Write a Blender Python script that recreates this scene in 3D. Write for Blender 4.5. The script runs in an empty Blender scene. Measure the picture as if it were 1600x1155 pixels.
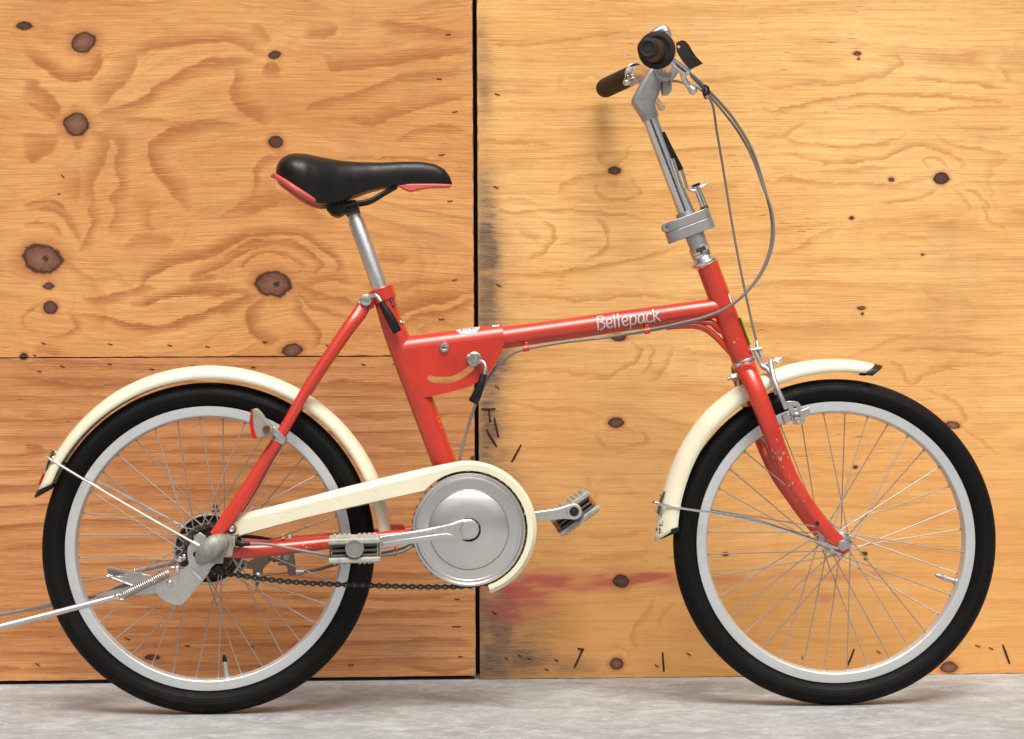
import bpy, bmesh, math, random
import numpy as np
from mathutils import Vector, Matrix
from mathutils.geometry import tessellate_polygon
random.seed(7)
R = math.radians
S = bpy.context.scene
COL = S.collection
PI = math.pi

# ------------------------------------------------------------ camera
D = 3.4                       # metres from the camera to the bicycle
CAMH = 0.5305
ROLL = 0.005
CAM = Vector((0, -D, CAMH))
VR = Vector((math.cos(ROLL), 0, -math.sin(ROLL)))
VU = Vector((math.sin(ROLL), 0, math.cos(ROLL)))
VF = Vector((0, 1, 0))
cd = bpy.data.cameras.new('camera')
cam = bpy.data.objects.new('camera', cd)
COL.objects.link(cam)
m = Matrix.Identity(4)
for i in range(3):
    m[i][0] = VR[i]; m[i][1] = VU[i]; m[i][2] = -VF[i]; m[i][3] = CAM[i]
cam.matrix_world = m
cd.sensor_width = 36
cd.lens = 36 * D / 1.6
cd.clip_end = 200
S.camera = cam

# ------------------------------------------------------------ sky and sun
SUN_EL, SUN_AZ = R(60), R(10)          # azimuth measured from behind the camera towards the right
w = bpy.data.worlds.new('World')
S.world = w
w.use_nodes = True
nt = w.node_tree
bg = nt.nodes['Background']
sky = nt.nodes.new('ShaderNodeTexSky')
sky.sky_type = 'NISHITA'
sky.sun_disc = False
sky.sun_elevation = SUN_EL
sky.sun_rotation = R(180) - SUN_AZ
sky.air_density = 1.0
sky.dust_density = 8.0
sky.ozone_density = 0.6
nt.links.new(sky.outputs[0], bg.inputs[0])
bg.inputs[1].default_value = 0.055
sd = bpy.data.lights.new('sun', 'SUN')
sd.energy = 1.5
sd.angle = R(30)
sd.color = (1.0, 0.965, 0.91)
sun = bpy.data.objects.new('sun', sd)
COL.objects.link(sun)
sdir = Vector((math.sin(SUN_AZ) * math.cos(SUN_EL), -math.cos(SUN_AZ) * math.cos(SUN_EL), math.sin(SUN_EL)))
sun.rotation_euler = (-sdir).to_track_quat('-Z', 'Y').to_euler()
sun.location = (1, -3, 5)
S.view_settings.view_transform = 'Standard'
S.view_settings.look = 'None'
S.view_settings.gamma = 1
S.view_settings.exposure = 0.93
S.render.engine = 'CYCLES'

# ------------------------------------------------------------ places
YAW = R(3.3)
DX = Vector((math.cos(YAW), math.sin(YAW), 0))      # the bicycle's forward direction
NN = Vector((math.sin(YAW), -math.cos(YAW), 0))     # its right hand side, towards the viewer
UP = Vector((0, 0, 1))

def ray(px, py):
    return VF * (D * 1000) + VR * (px - 800) + VU * (577.5 - py)

def F(px, py, s=0.0):
    """point s metres to the right of the bicycle's middle plane"""
    d = ray(px, py)
    t = (s - CAM.dot(NN)) / d.dot(NN)
    return CAM + d * t

WYAW = R(2.5)
WO = Vector((-0.055, 0.326, 0))
WD = Vector((math.cos(WYAW), math.sin(WYAW), 0))
WN = Vector((math.sin(WYAW), -math.cos(WYAW), 0))
def W(px, py):
    """(along, up) on the plywood's face"""
    d = ray(px, py)
    t = (WO - CAM).dot(WN) / d.dot(WN)
    p = CAM + d * t
    return ((p - WO).dot(WD), p.z)
def WP(a, z, out=0.0):
    return WO + WD * a + UP * z + WN * out

# ------------------------------------------------------------ materials
def lin(c):
    return tuple(((x / 12.92) if x <= .04045 else ((x + .055) / 1.055) ** 2.4) for x in c)

class NT:
    def __init__(s, name):
        s.m = bpy.data.materials.new(name)
        s.m.use_nodes = True
        s.t = s.m.node_tree
        s.b = s.t.nodes['Principled BSDF']
        s.co = s.t.nodes.new('ShaderNodeTexCoord')
    def n(s, kind, **kw):
        x = s.t.nodes.new(kind)
        for k, v in kw.items():
            if k.startswith('i_'):
                x.inputs[int(k[2:])].default_value = v
            else:
                setattr(x, k, v)
        return x
    def l(s, a, b):
        s.t.links.new(a, b)
    def noise(s, scale, detail=4, rough=.55, vec=None, mapscale=None, dist=0):
        x = s.n('ShaderNodeTexNoise')
        x.inputs['Scale'].default_value = scale
        x.inputs['Detail'].default_value = detail
        x.inputs['Roughness'].default_value = rough
        x.inputs['Distortion'].default_value = dist
        v = vec or s.co.outputs['Object']
        if mapscale:
            mp = s.n('ShaderNodeMapping')
            mp.inputs['Scale'].default_value = mapscale
            s.l(v, mp.inputs[0]); v = mp.outputs[0]
        s.l(v, x.inputs['Vector'])
        return x.outputs[0]
    def ramp(s, fac, a, b, lo=0.0, hi=1.0):
        x = s.n('ShaderNodeMapRange')
        x.inputs[1].default_value = a; x.inputs[2].default_value = b
        x.inputs[3].default_value = lo; x.inputs[4].default_value = hi
        s.l(fac, x.inputs[0])
        return x.outputs[0]
    def math(s, op, a, b=None, clamp=False):
        x = s.n('ShaderNodeMath', operation=op, use_clamp=clamp)
        for i, v in enumerate((a, b)):
            if v is None: continue
            if isinstance(v, (int, float)): x.inputs[i].default_value = v
            else: s.l(v, x.inputs[i])
        return x.outputs[0]
    def mix(s, fac, a, b, blend='MIX'):
        x = s.n('ShaderNodeMix', data_type='RGBA', blend_type=blend)
        for i, v in ((0, fac), (6, a), (7, b)):
            if isinstance(v, (int, float)): x.inputs[i].default_value = v
            elif isinstance(v, tuple): x.inputs[i].default_value = (*v[:3], 1)
            else: s.l(v, x.inputs[i])
        return x.outputs[2]
    def attr(s, name):
        x = s.n('ShaderNodeAttribute', attribute_name=name)
        return x.outputs['Fac']
    def bump(s, h, strength=.3, dist=.001):
        x = s.n('ShaderNodeBump')
        x.inputs['Strength'].default_value = strength
        x.inputs['Distance'].default_value = dist
        s.l(h, x.inputs['Height'])
        s.l(x.outputs[0], s.b.inputs['Normal'])
        return x
    def set(s, color=None, rough=None, metal=None, coat=None):
        for key, v in (('Base Color', color), ('Roughness', rough), ('Metallic', metal), ('Coat Weight', coat)):
            if v is None: continue
            i = s.b.inputs[key]
            if isinstance(v, tuple): i.default_value = (*v[:3], 1)
            elif isinstance(v, (int, float)): i.default_value = v
            else: s.l(v, i)

M = {}
def simple(name, col, rough=.5, metal=0.0, grime=.15, grimecol=(.12, .1, .08), gs=60, rv=.12, bump=.0, bs=400, coat=0):
    q = NT(name)
    n1 = q.noise(gs, 6, .65)
    n2 = q.noise(gs * 6, 3)
    f = q.math('MULTIPLY', q.ramp(n1, .45, .75), grime)
    q.set(q.mix(f, col, grimecol), q.ramp(n2, .3, .7, max(0, rough - rv), min(1, rough + rv)), metal, coat)
    if bump:
        q.bump(q.noise(bs, 4), bump, .0006)
    if max(col) < .05: q.b.inputs['Specular IOR Level'].default_value = .32
    M[name] = q.m
    return q

def paint(name, col, dark, chipcol=(.55, .42, .30), chip=.70, rough=.3, spots=(), grime=(.10, .07, .05), gk=.2, coat=.8):
    q = NT(name)
    n1 = q.noise(14, 3)
    c = q.mix(q.ramp(n1, .35, .7), col, dark)
    c = q.mix(q.math('MULTIPLY', q.ramp(q.noise(900, 2), .5, .8), .12), c, tuple(min(1, x * 1.5 + .03) for x in col))
    c = q.mix(q.ramp(q.noise(35, 7, .75), .52, .82, 0, gk), c, grime)
    c = q.mix(q.ramp(q.noise(260, 3, .7), .60, .75, 0, gk * 1.2), c, grime)
    big = q.ramp(q.noise(9, 2), .35, .75, -.06, .03)
    cn = q.math('ADD', q.noise(170, 3, .6), big)
    for (px, py, s_, rad, k) in spots:
        vd = q.n('ShaderNodeVectorMath', operation='DISTANCE')
        q.l(q.co.outputs['Object'], vd.inputs[0]); vd.inputs[1].default_value = F(px, py, s_)
        cn = q.math('ADD', cn, q.ramp(vd.outputs['Value'], rad, rad * .2, 0, k + .025))
    cf = q.ramp(cn, chip, chip + .012)
    cf = q.math('MAXIMUM', cf, 0.0)
    c = q.mix(cf, c, q.mix(q.ramp(q.noise(80, 2), .45, .55), chipcol, tuple(x * .45 for x in chipcol)))
    q.set(c, q.ramp(q.noise(40, 5), .3, .7, rough - .02, rough + .13), 0.0, coat)
    q.b.inputs['Coat Roughness'].default_value = .27
    h = q.math('SUBTRACT', q.math('MULTIPLY', q.noise(500, 2), .12), cf)
    q.bump(h, .35, .0004)
    M[name] = q.m
paint('red_paint', (.57, .028, .006), (.45, .018, .004), chip=.715, spots=[(1222, 715, .05, .03, .13), (1243, 765, .05, .035, .13), (1205, 690, .05, .03, .10), (1265, 795, .05, .02, .10), (1168, 575, .04, .025, .08), (1148, 535, .018, .012, .12),
      (444, 664, .05, .012, .14), (412, 722, .055, .022, .11), (400, 740, .055, .015, .10), (478, 853, .05, .02, .11), (500, 850, .05, .02, .11), (470, 612, .04, .01, .10), (655, 690, .02, .012, .08), (850, 515, .018, .012, .06)])
paint('cream_paint', (.78, .755, .57), (.69, .665, .49), (.13, .10, .07), .735, .32, gk=.16, grime=(.40, .36, .24), coat=.4,
      spots=[(1030, 815, .01, .022, .15), (1036, 835, .01, .020, .15), (595, 757, .055, .012, .12), (800, 900, .055, .016, .11), (1050, 745, .01, .03, .05), (1135, 625, .02, .012, .09), (440, 806, .055, .012, .06), (1120, 640, .0, .015, .08), (775, 915, .055, .01, .10), (500, 640, .02, .05, .05), (560, 720, .02, .05, .04)])
simple('chrome', (.72, .71, .69), .12, 1, .25, (.25, .22, .18), 50, .07)
simple('steel', (.60, .595, .58), .28, 1, .3, (.28, .25, .21), 60, .1)
simple('alloy', (.67, .665, .65), .36, 1, .3, (.40, .39, .37), 40, .08, .15, 900)
simple('rim_alloy', (.66, .69, .70), .45, .7, .18, (.40, .40, .40), 25, .06)
simple('cast', (.40, .40, .40), .42, .75, .4, (.22, .20, .18), 50, .1, .2, 600)
simple('worn_cast', (.34, .33, .29), .55, .35, .8, (.15, .13, .10), 90, .15, .8, 160)
simple('zinc', (.58, .575, .56), .34, .9, .3, (.35, .34, .32), 70, .1)
simple('dull_metal', (.17, .15, .12), .5, .6, .6, (.05, .045, .04), 90, .1, .4, 300)
simple('black_plastic', (.006, .006, .006), .42, 0, .3, (.05, .045, .04), 60, .1, .15, 700)
simple('vinyl', (.006, .0055, .005), .38, 0, .3, (.016, .015, .014), 30, .07, .25, 1500)
simple('grip_rubber', (.020, .014, .011), .7, 0, .5, (.045, .036, .030), 80, .1, .5, 900)
simple('red_trim', (.62, .10, .085), .45, 0, .2, (.3, .06, .05), 60)
simple('cable_housing', (.20, .185, .165), .42, 0, .3, (.14, .12, .10), 40, .1)
simple('pedal_resin', (.42, .42, .37), .62, 0, .6, (.16, .15, .12), 110, .1, .6, 300)
simple('pedal_core', (.11, .11, .10), .6, 0, .5, (.05, .05, .04), 110, .1, .4, 300)
simple('reflector_orange', (.75, .14, .01), .2, 0, .1)
simple('reflector_red', (.55, .012, .01), .18, 0, .1)
simple('reflector_body', (.30, .29, .24), .5, .1, .5, (.16, .14, .11), 70)
simple('spoke_steel', (.42, .40, .38), .55, .8, .5, (.16, .13, .11), 50, .1)
simple('chain_steel', (.030, .027, .025), .48, .4, .4, (.09, .075, .06), 200, .1)
simple('green_tape', (.16, .62, .02), .5, 0, .1)
simple('white_sticker', (.85, .87, .86), .4, 0, .15, (.4, .4, .4), 200)
simple('decal_silver', (.58, .55, .55), .35, .1, .1)
simple('decal_edge', (.16, .11, .14), .4, 0, .1)
simple('decal_ink', (.22, .25, .25), .4, 0, .1)
simple('decal_orange', (.78, .09, .008), .4, 0, .1)
simple('tag_card', (.012, .006, .004), .55, 0, .2)
simple('staple_steel', (.035, .020, .012), .7, .2, .5, (.09, .035, .015), 300)
simple('bolt_rust', (.16, .09, .05), .6, .5, .5, (.08, .04, .02), 200)
simple('cream_tab', (.62, .52, .30), .5, 0, .4, (.35, .25, .12), 200)
simple('dull_zinc', (.30, .29, .28), .45, .7, .5, (.16, .14, .12), 60)
simple('pedal_end', (.20, .21, .19), .5, 0, .3, (.12, .12, .11), 80)
simple('spring_steel', (.46, .45, .44), .42, .9, .4, (.18, .15, .12), 80)
simple('drum_brown', (.085, .065, .052), .6, .3, .6, (.04, .03, .022), 60)
simple('dark_hole', (.01, .009, .008), .8)

# brushed crank cover: fine turning marks round the axle
q = NT('spun_alloy')
UVN = q.n('ShaderNodeUVMap', uv_map='uv')
n = q.noise(1, 4, .6, UVN.outputs[0], (2.0, 900, 1))
blot = q.noise(16, 3, .5)
c = q.mix(q.ramp(blot, .30, .80, 0, .24), (.70, .695, .685), (.36, .36, .35))
c = q.mix(q.ramp(q.noise(500, 2), .5, .8, 0, .08), c, (.45, .45, .45))
q.set(c, q.ramp(blot, .2, .8, .27, .32), .95)
q.bump(n, .05, .0002)
M['spun_alloy'] = q.m

# tyre
q = NT('tyre_rubber')
uv = q.n('ShaderNodeUVMap', uv_map='uv')
sep = q.n('ShaderNodeSeparateXYZ'); q.l(uv.outputs[0], sep.inputs[0])
blot = q.noise(22, 6, .7)
c = q.mix(q.ramp(blot, .5, .78, 0, .55), (.0045, .0043, .0042), (.014, .0125, .011))
c = q.mix(q.ramp(q.noise(8, 3), .45, .7, 0, .35), c, (.009, .008, .007))
q.set(c, q.ramp(q.noise(60, 4), .3, .7, .50, .68), 0)
q.b.inputs['Specular IOR Level'].default_value = .14
u, v = sep.outputs[0], sep.outputs[1]
ridge = q.math('SINE', q.math('MULTIPLY', v, 2 * PI * 26))
lug = q.math('SINE', q.math('ADD', q.math('MULTIPLY', u, 2 * PI * 170), q.math('MULTIPLY', q.math('ABSOLUTE', q.math('SUBTRACT', v, .5)), 60)))
tread = q.ramp(q.math('ABSOLUTE', q.math('SUBTRACT', v, .5)), .21, .17)
h = q.math('ADD', q.math('MULTIPLY', q.math('MULTIPLY', lug, tread), .35), q.math('MULTIPLY', ridge, q.math('MULTIPLY', tread, .5)))
h = q.math('ADD', h, q.math('MULTIPLY', q.noise(350, 3), .5))
av = q.math('ABSOLUTE', q.math('SUBTRACT', v, .5))
for r0 in (.235, .30, .405):
    h = q.math('ADD', h, q.ramp(q.math('ABSOLUTE', q.math('SUBTRACT', av, r0)), .008, .002, 0, 1.2))
txt = q.math('MULTIPLY', q.ramp(q.noise(1, 2, .5, uv.outputs[0], (420, 60, 1)), .52, .56), q.ramp(q.math('ABSOLUTE', q.math('SUBTRACT', av, .35)), .03, .02))
txt = q.math('MULTIPLY', txt, q.ramp(q.noise(1, 1, .5, uv.outputs[0], (9, .1, 1)), .52, .56))
h = q.math('ADD', h, q.math('MULTIPLY', txt, .9))
q.bump(h, .6, .0009)
M['tyre_rubber'] = q.m

# plywood
def plywood(name, light, mid, late, dark_grain, period, ringk, bandk=.85, checks=.4, seed=0.0, foot_tone=.5):
    q = NT(name)
    uv = q.n('ShaderNodeUVMap', uv_map='uv').outputs[0]
    mp = q.n('ShaderNodeMapping'); mp.inputs['Location'].default_value = (seed, seed * .7, seed)
    q.l(uv, mp.inputs[0]); base = mp.outputs[0]
    psi = q.attr('psi')
    sp = q.n('ShaderNodeSeparateXYZ'); q.l(base, sp.inputs[0])
    cb = q.n('ShaderNodeCombineXYZ'); q.l(sp.outputs[0], cb.inputs[0]); q.l(psi, cb.inputs[1]); cb.inputs[2].default_value = seed
    gv = cb.outputs[0]                      # x along the board, y across the grain as it bends round the knots
    mixv = q.n('ShaderNodeMix', data_type='VECTOR'); mixv.inputs[0].default_value = .16
    q.l(base, mixv.inputs[4]); q.l(gv, mixv.inputs[5]); fv = mixv.outputs[1]
    def st(sx, sy, detail=4, rough=.6, v=fv):
        return q.noise(1, detail, rough, v, (sx, sy, 1))
    c = q.mix(q.ramp(st(2.2, 7, 3, .5, base), .35, .68), light, mid)
    c = q.mix(q.ramp(st(1.1, 3.0, 3, .5, base), .42, .70, 0, .5), c, tuple(a * .88 for a in mid))
    # growth rings: each darkens slowly, then stops at a sharper edge
    ph = q.math('ADD', q.math('DIVIDE', psi, period), q.math('MULTIPLY', st(1.5, 12, 3, .5, gv), 1.6))
    ph = q.math('ADD', ph, q.math('MULTIPLY', q.math('SUBTRACT', q.noise(1, 4, .7, base, (22, 90, 1)), .5), .22))
    fr = q.math('FRACT', ph)
    up = q.math('POWER', q.ramp(fr, .25, .88), 1.6)
    dn = q.ramp(fr, 1.0, .90)
    ring = q.math('MULTIPLY', q.math('MULTIPLY', up, dn), q.attr('free'))
    ring = q.math('MULTIPLY', ring, q.ramp(q.noise(1, 2, .5, base, (3, 6, 1)), .35, .62, .25, 1))
    c = q.mix(q.math('MULTIPLY', ring, ringk), c, late)
    fine = st(1.6, 110, 3, .6, gv)
    c = q.mix(q.ramp(fine, .50, .72, 0, .30), c, late)
    # latewood bands round the knots
    band = q.attr('band')
    bn = q.math('ADD', band, q.math('MULTIPLY', q.math('SUBTRACT', q.noise(1, 5, .7, base, (18, 80, 1)), .5), .30))
    bf = q.ramp(bn, .05, .95, 0, 1)
    bf = q.math('MULTIPLY', bf, q.ramp(st(5, 30, 4), .25, .75, 1, .72))
    c = q.mix(q.math('MULTIPLY', bf, bandk), c, late)
    # fibres
    fib = st(6, 430, 5, .75)
    c = q.mix(q.ramp(fib, .46, .68, 0, .62), c, dark_grain)
    fib2 = st(14, 560, 4, .75)
    c = q.mix(q.ramp(fib2, .48, .30, 0, .6), c, tuple(min(1, x * 1.3) for x in light))
    patch = q.ramp(q.noise(1, 2, .5, base, (3, 4, 1)), .42, .62)
    chk = q.math('MULTIPLY', q.ramp(st(24, 400, 3, .55, base), .645, .71), patch)
    c = q.mix(q.math('MULTIPLY', chk, checks), c, tuple(x * .40 for x in late))
    c = q.mix(q.ramp(q.noise(1, 6, .7, base, (40, 60, 1)), .5, .8, 0, .25), c, dark_grain)
    c = q.mix(q.ramp(q.noise(1, 4, .7, base, (7, 9, 1)), .52, .75, 0, .22), c, (.30, .17, .10))
    # darker, browner tone that grows towards the foot of the board
    wz = q.math('ADD', sp.outputs[1], q.math('MULTIPLY', q.noise(1, 4, .6, base, (3, 6, 1)), .5))
    c = q.mix(q.ramp(wz, .95 + seed * .7, .30 + seed * .7, 0, foot_tone), c, tuple(a * b for a, b in zip(mid, (.76, .66, .58))))
    stn = q.attr('stain')
    sn = q.math('MULTIPLY', stn, q.ramp(q.noise(1, 8, .8, base, (13, 90, 1)), .22, .78, .25, 1.25), True)
    c = q.mix(q.math('MULTIPLY', sn, .80), c, (.105, .082, .074))
    c = q.mix(q.math('MULTIPLY', q.math('MULTIPLY', stn, q.ramp(st(30, 420, 4, .8, base), .50, .66), True), .75), c, (.05, .038, .034))
    pk = q.math('MULTIPLY', q.attr('pink'), q.ramp(q.noise(1, 8, .8, base, (9, 90, 1)), .25, .75, .25, 1.25), True)
    c = q.mix(q.math('MULTIPLY', pk, .75), c, (.38, .055, .065))
    # knots
    kd = q.math('ADD', q.attr('knot'), q.math('MULTIPLY', q.math('SUBTRACT', q.noise(1, 4, .6, base, (80, 80, 1)), .5), .42))
    halo = q.ramp(kd, .95, .05, 0, .85)
    c = q.mix(q.math('MULTIPLY', halo, halo), c, (.34, .10, .035))
    kcol = q.mix(q.ramp(q.noise(1, 5, .7, base, (90, 130, 1)), .35, .7), (.12, .048, .028), (.24, .105, .062))
    kcol = q.mix(q.math('MULTIPLY', q.attr('kdark'), q.ramp(q.noise(1, 4, .7, base, (160, 160, 1)), .3, .6, 1.25, .6), True), kcol, (.028, .016, .011))
    kcol = q.mix(q.math('MULTIPLY', q.ramp(kd, -.10, -.75), q.math('SUBTRACT', 1.0, q.attr('kdark')), True), kcol, (.27, .13, .085))
    rim_ = q.ramp(q.math('ABSOLUTE', kd), .13, .05)
    c = q.mix(q.ramp(kd, .05, -.04), c, kcol)
    c = q.mix(q.math('MULTIPLY', q.math('MULTIPLY', rim_, q.ramp(q.attr('knot'), 1.0, .3)), .75), c, (.022, .012, .008))
    q.set(c, .62, 0)
    q.b.inputs['Specular IOR Level'].default_value = .25
    h = q.math('ADD', q.math('MULTIPLY', fib, .6), q.math('MULTIPLY', bf, -.25))
    h = q.math('SUBTRACT', h, chk)
    q.bump(h, .55, .0012)
    M[name] = q.m
plywood('plywood_left', (.76, .405, .145), (.64, .290, .092), (.38, .118, .031), (.31, .112, .034), .085, .45, .96, .35, 0.0, .20)
plywood('plywood_low', (.74, .390, .165), (.53, .225, .076), (.28, .078, .024), (.24, .085, .031), .030, .80, .90, .7, 0.0, .18)
plywood('plywood_right', (.94, .585, .235), (.80, .425, .140), (.52, .200, .052), (.44, .190, .055), .055, .60, .95, .9, 0.0, .62)
simple('ply_edge', (.30, .16, .07), .8, 0, .6, (.1, .06, .04), 200)
simple('dark_back', (.03, .018, .012), .9)  # near-black colour puts the shade behind the boards into the backing

# floor
q = NT('worn_concrete')
def st(sx, sy, d=5, r=.65): return q.noise(1, d, r, q.co.outputs['Object'], (sx, sy, 1))
c = q.mix(q.ramp(st(4, 7), .35, .65), (.26, .275, .28), (.37, .395, .405))
c = q.mix(q.ramp(st(14, 18, 7, .75), .47, .62, 0, .75), c, (.48, .515, .53))
c = q.mix(q.ramp(st(8, 14, 8, .8), .52, .68, 0, .60), c, (.17, .172, .17))
c = q.mix(q.ramp(st(40, 50, 8, .85), .53, .63, 0, .60), c, (.62, .655, .67))
c = q.mix(q.ramp(st(60, 80, 8, .85), .57, .65, 0, .55), c, (.14, .138, .132))
c = q.mix(q.ramp(st(260, 300, 3, .6), .64, .70, 0, .85), c, (.06, .052, .048))
c = q.mix(q.ramp(st(2, 4, 3), .5, .75, 0, .30), c, (.20, .205, .20))
q.set(c, q.ramp(st(20, 30), .3, .7, .55, .85), 0)
q.bump(st(60, 120, 6), .5, .003)
M['worn_concrete'] = q.m

# ------------------------------------------------------------ mesh helpers
def cat(pts, n=8, closed=False):
    """Catmull-Rom through points (Vector or tuple)"""
    P = [Vector(p) for p in pts]
    out = []
    k = len(P)
    for i in range(k if closed else k - 1):
        p1, p2 = P[i], P[(i + 1) % k]
        p0 = P[(i - 1) % k] if (closed or i > 0) else p1 * 2 - p2
        p3 = P[(i + 2) % k] if (closed or i + 2 < k) else p2 * 2 - p1
        for j in range(n):
            t = j / n
            out.append(.5 * ((2 * p1) + (p2 - p0) * t + (2 * p0 - 5 * p1 + 4 * p2 - p3) * t * t + (3 * p1 - p0 - 3 * p2 + p3) * t ** 3))
    if not closed: out.append(P[-1].copy())
    return out

class MB:
    def __init__(s):
        s.v = []; s.f = []; s.uv = {}
    def add(s, vs, fs):
        b = len(s.v)
        s.v += [Vector(x) for x in vs]
        s.f += [tuple(b + i for i in f) for f in fs]
        return b
    def tube(s, pts, r, n=14, cap=True, flat=None, ref=None):
        """sweep; r scalar/list = radius in the plane, flat = lateral radius"""
        pts = [Vector(p) for p in pts]
        k = len(pts)
        rs = r if isinstance(r, (list, tuple)) else [r] * k
        if len(rs) != k:
            rs = list(np.interp(np.linspace(0, 1, k), np.linspace(0, 1, len(rs)), rs))
        fl = flat if isinstance(flat, (list, tuple)) else ([flat] * k if flat else rs)
        if len(fl) != k:
            fl = list(np.interp(np.linspace(0, 1, k), np.linspace(0, 1, len(fl)), fl))
        nrm = None
        vs = []
        for i, p in enumerate(pts):
            t = (pts[min(i + 1, k - 1)] - pts[max(i - 1, 0)]).normalized()
            if nrm is None:
                a = Vector(ref) if ref is not None else NN
                if abs(a.dot(t)) > .95: a = UP
                nrm = (a - t * a.dot(t)).normalized()
            else:
                nrm = (nrm - t * nrm.dot(t)).normalized()
            o = t.cross(nrm)
            for j in range(n):
                th = 2 * PI * j / n
                vs.append(p + nrm * (math.cos(th) * fl[i]) + o * (math.sin(th) * rs[i]))
        fs = []
        for i in range(k - 1):
            for j in range(n):
                a = i * n + j; b = i * n + (j + 1) % n
                fs.append((a, b, b + n, a + n))
        if cap:
            fs.append(tuple(reversed(range(n))))
            fs.append(tuple((k - 1) * n + j for j in range(n)))
        s.add(vs, fs)
        return s
    def lathe(s, o, axis, prof, n=32, closed=False, uv=False):
        """prof: (t along axis, r)"""
        o = Vector(o); ax = Vector(axis).normalized()
        a = Vector((0, 0, 1)) if abs(ax.z) < .9 else Vector((1, 0, 0))
        e1 = (a - ax * a.dot(ax)).normalized(); e2 = ax.cross(e1)
        vs = []
        for (t, r) in prof:
            for j in range(n):
                th = 2 * PI * j / n
                vs.append(o + ax * t + (e1 * math.cos(th) + e2 * math.sin(th)) * r)
        fs = []; k = len(prof)
        b0 = len(s.v); f0 = len(s.f)
        rng = k if closed else k - 1
        for i in range(rng):
            i2 = (i + 1) % k
            for j in range(n):
                j2 = (j + 1) % n
                fs.append((i * n + j, i * n + j2, i2 * n + j2, i2 * n + j))
                if uv:
                    s.uv[f0 + len(fs) - 1] = [(j / n, i / k), ((j + 1) / n, i / k), ((j + 1) / n, (i + 1) / k), (j / n, (i + 1) / k)]
        if not closed:
            if prof[0][1] > 1e-6: fs.append(tuple(reversed(range(n))))
            if prof[-1][1] > 1e-6: fs.append(tuple((k - 1) * n + j for j in range(n)))
        s.add(vs, fs)
        return s
    def disc(s, c, r, h, n=28, axis=None, bev=.0008):
        ax = axis if axis is not None else NN
        s.lathe(c, ax, [(0, 0), (0, r), (h - bev, r), (h - bev * .3, r - bev * .3), (h, r - bev), (h, 0)], n)
        return s
    def prism(s, pts, vec, holes=()):
        """polygon (3D points) pushed along vec, holes cut through"""
        vec = Vector(vec)
        loops = [[Vector(p) for p in pts]] + [[Vector(p) for p in h] for h in holes]
        allp = [p for lp in loops for p in lp]
        k = len(allp)
        if holes:
            tri = tessellate_polygon(loops)
            front = [tuple(t) for t in tri]
        else:
            front = [tuple(range(k))]
        fs = list(front) + [tuple(reversed([i + k for i in t])) for t in front]
        o = 0
        for lp in loops:
            n = len(lp)
            for i in range(n):
                a = o + i; b = o + (i + 1) % n
                fs.append((a, b, b + k, a + k))
            o += n
        s.add(allp + [p + vec for p in allp], fs)
        return s
    def plate(s, px, s0, s1, holes=(), smooth=0):
        """outline in photo pixels, lying between lateral offsets s0 (far) and s1 (near)"""
        def mk(o):
            if smooth: o = [(p.x, p.y) for p in cat([(x, y, 0) for x, y in o], smooth, True)]
            return [F(x, y, s1) for x, y in o]
        s.prism(mk(px), NN * (s0 - s1), [mk(h) for h in holes])
        return s
    def box(s, c, ex, ey, ez):
        """centre and three half-edge vectors"""
        c = Vector(c)
        vs = []
        for a in (-1, 1):
            for b in (-1, 1):
                for d in (-1, 1):
                    vs.append(c + Vector(ex) * a + Vector(ey) * b + Vector(ez) * d)
        s.add(vs, [(0, 1, 3, 2), (4, 6, 7, 5), (0, 4, 5, 1), (2, 3, 7, 6), (0, 2, 6, 4), (1, 5, 7, 3)])
        return s
    def ball(s, c, rx, ry=None, rz=None, ax=None, n=14):
        ry = ry or rx; rz = rz or rx
        ax = ax or (DX, NN, UP)
        vs = []; fs = []
        for i in range(n // 2 + 1):
            ph = PI * i / (n // 2)
            for j in range(n):
                th = 2 * PI * j / n
                vs.append(Vector(c) + ax[0] * (rx * math.sin(ph) * math.cos(th)) + ax[1] * (ry * math.sin(ph) * math.sin(th)) + ax[2] * (rz * math.cos(ph)))
        for i in range(n // 2):
            for j in range(n):
                a = i * n + j; b = i * n + (j + 1) % n
                fs.append((a, a + n, b + n, b))
        s.add(vs, fs)
        return s
    def build(s, name, mat, parent=None, bevel=0, seg=2, flat=False, ang=38, label=None, solid=0):
        me = bpy.data.meshes.new(name)
        me.from_pydata([tuple(x) for x in s.v], [], s.f)
        if s.uv:
            lay = me.uv_layers.new(name='uv')
            for fi, uvs in s.uv.items():
                p = me.polygons[fi]
                for li, t in zip(p.loop_indices, uvs):
                    lay.data[li].uv = t
        bm = bmesh.new(); bm.from_mesh(me)
        bmesh.ops.remove_doubles(bm, verts=bm.verts, dist=1e-6)
        bmesh.ops.recalc_face_normals(bm, faces=bm.faces)
        bm.to_mesh(me); bm.free()
        me.materials.append(M[mat])
        if not flat:
            me.shade_smooth()
            me.set_sharp_from_angle(angle=R(ang))
        o = bpy.data.objects.new(name, me)
        COL.objects.link(o)
        if parent is not None:
            o.parent = parent
            if parent.parent is None:
                o.location = -parent.location
        if label: o['label'] = label
        if solid:
            md = o.modifiers.new('solid', 'SOLIDIFY'); md.thickness = solid; md.offset = -1
        if bevel:
            md = o.modifiers.new('bevel', 'BEVEL'); md.width = bevel; md.segments = seg
            md.limit_method = 'ANGLE'; md.angle_limit = R(40); md.harden_normals = False
        return o

def FP(lst, s=0.0):
    return [F(p[0], p[1], p[2] if len(p) > 2 else s) for p in lst]

def thing(name, label, catg, loc=(0, 0, 0), group=None):
    o = bpy.data.objects.new(name, None)
    o.empty_display_size = .1
    o.location = loc
    COL.objects.link(o)
    o['label'] = label; o['category'] = catg
    if group: o['group'] = group
    return o

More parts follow.
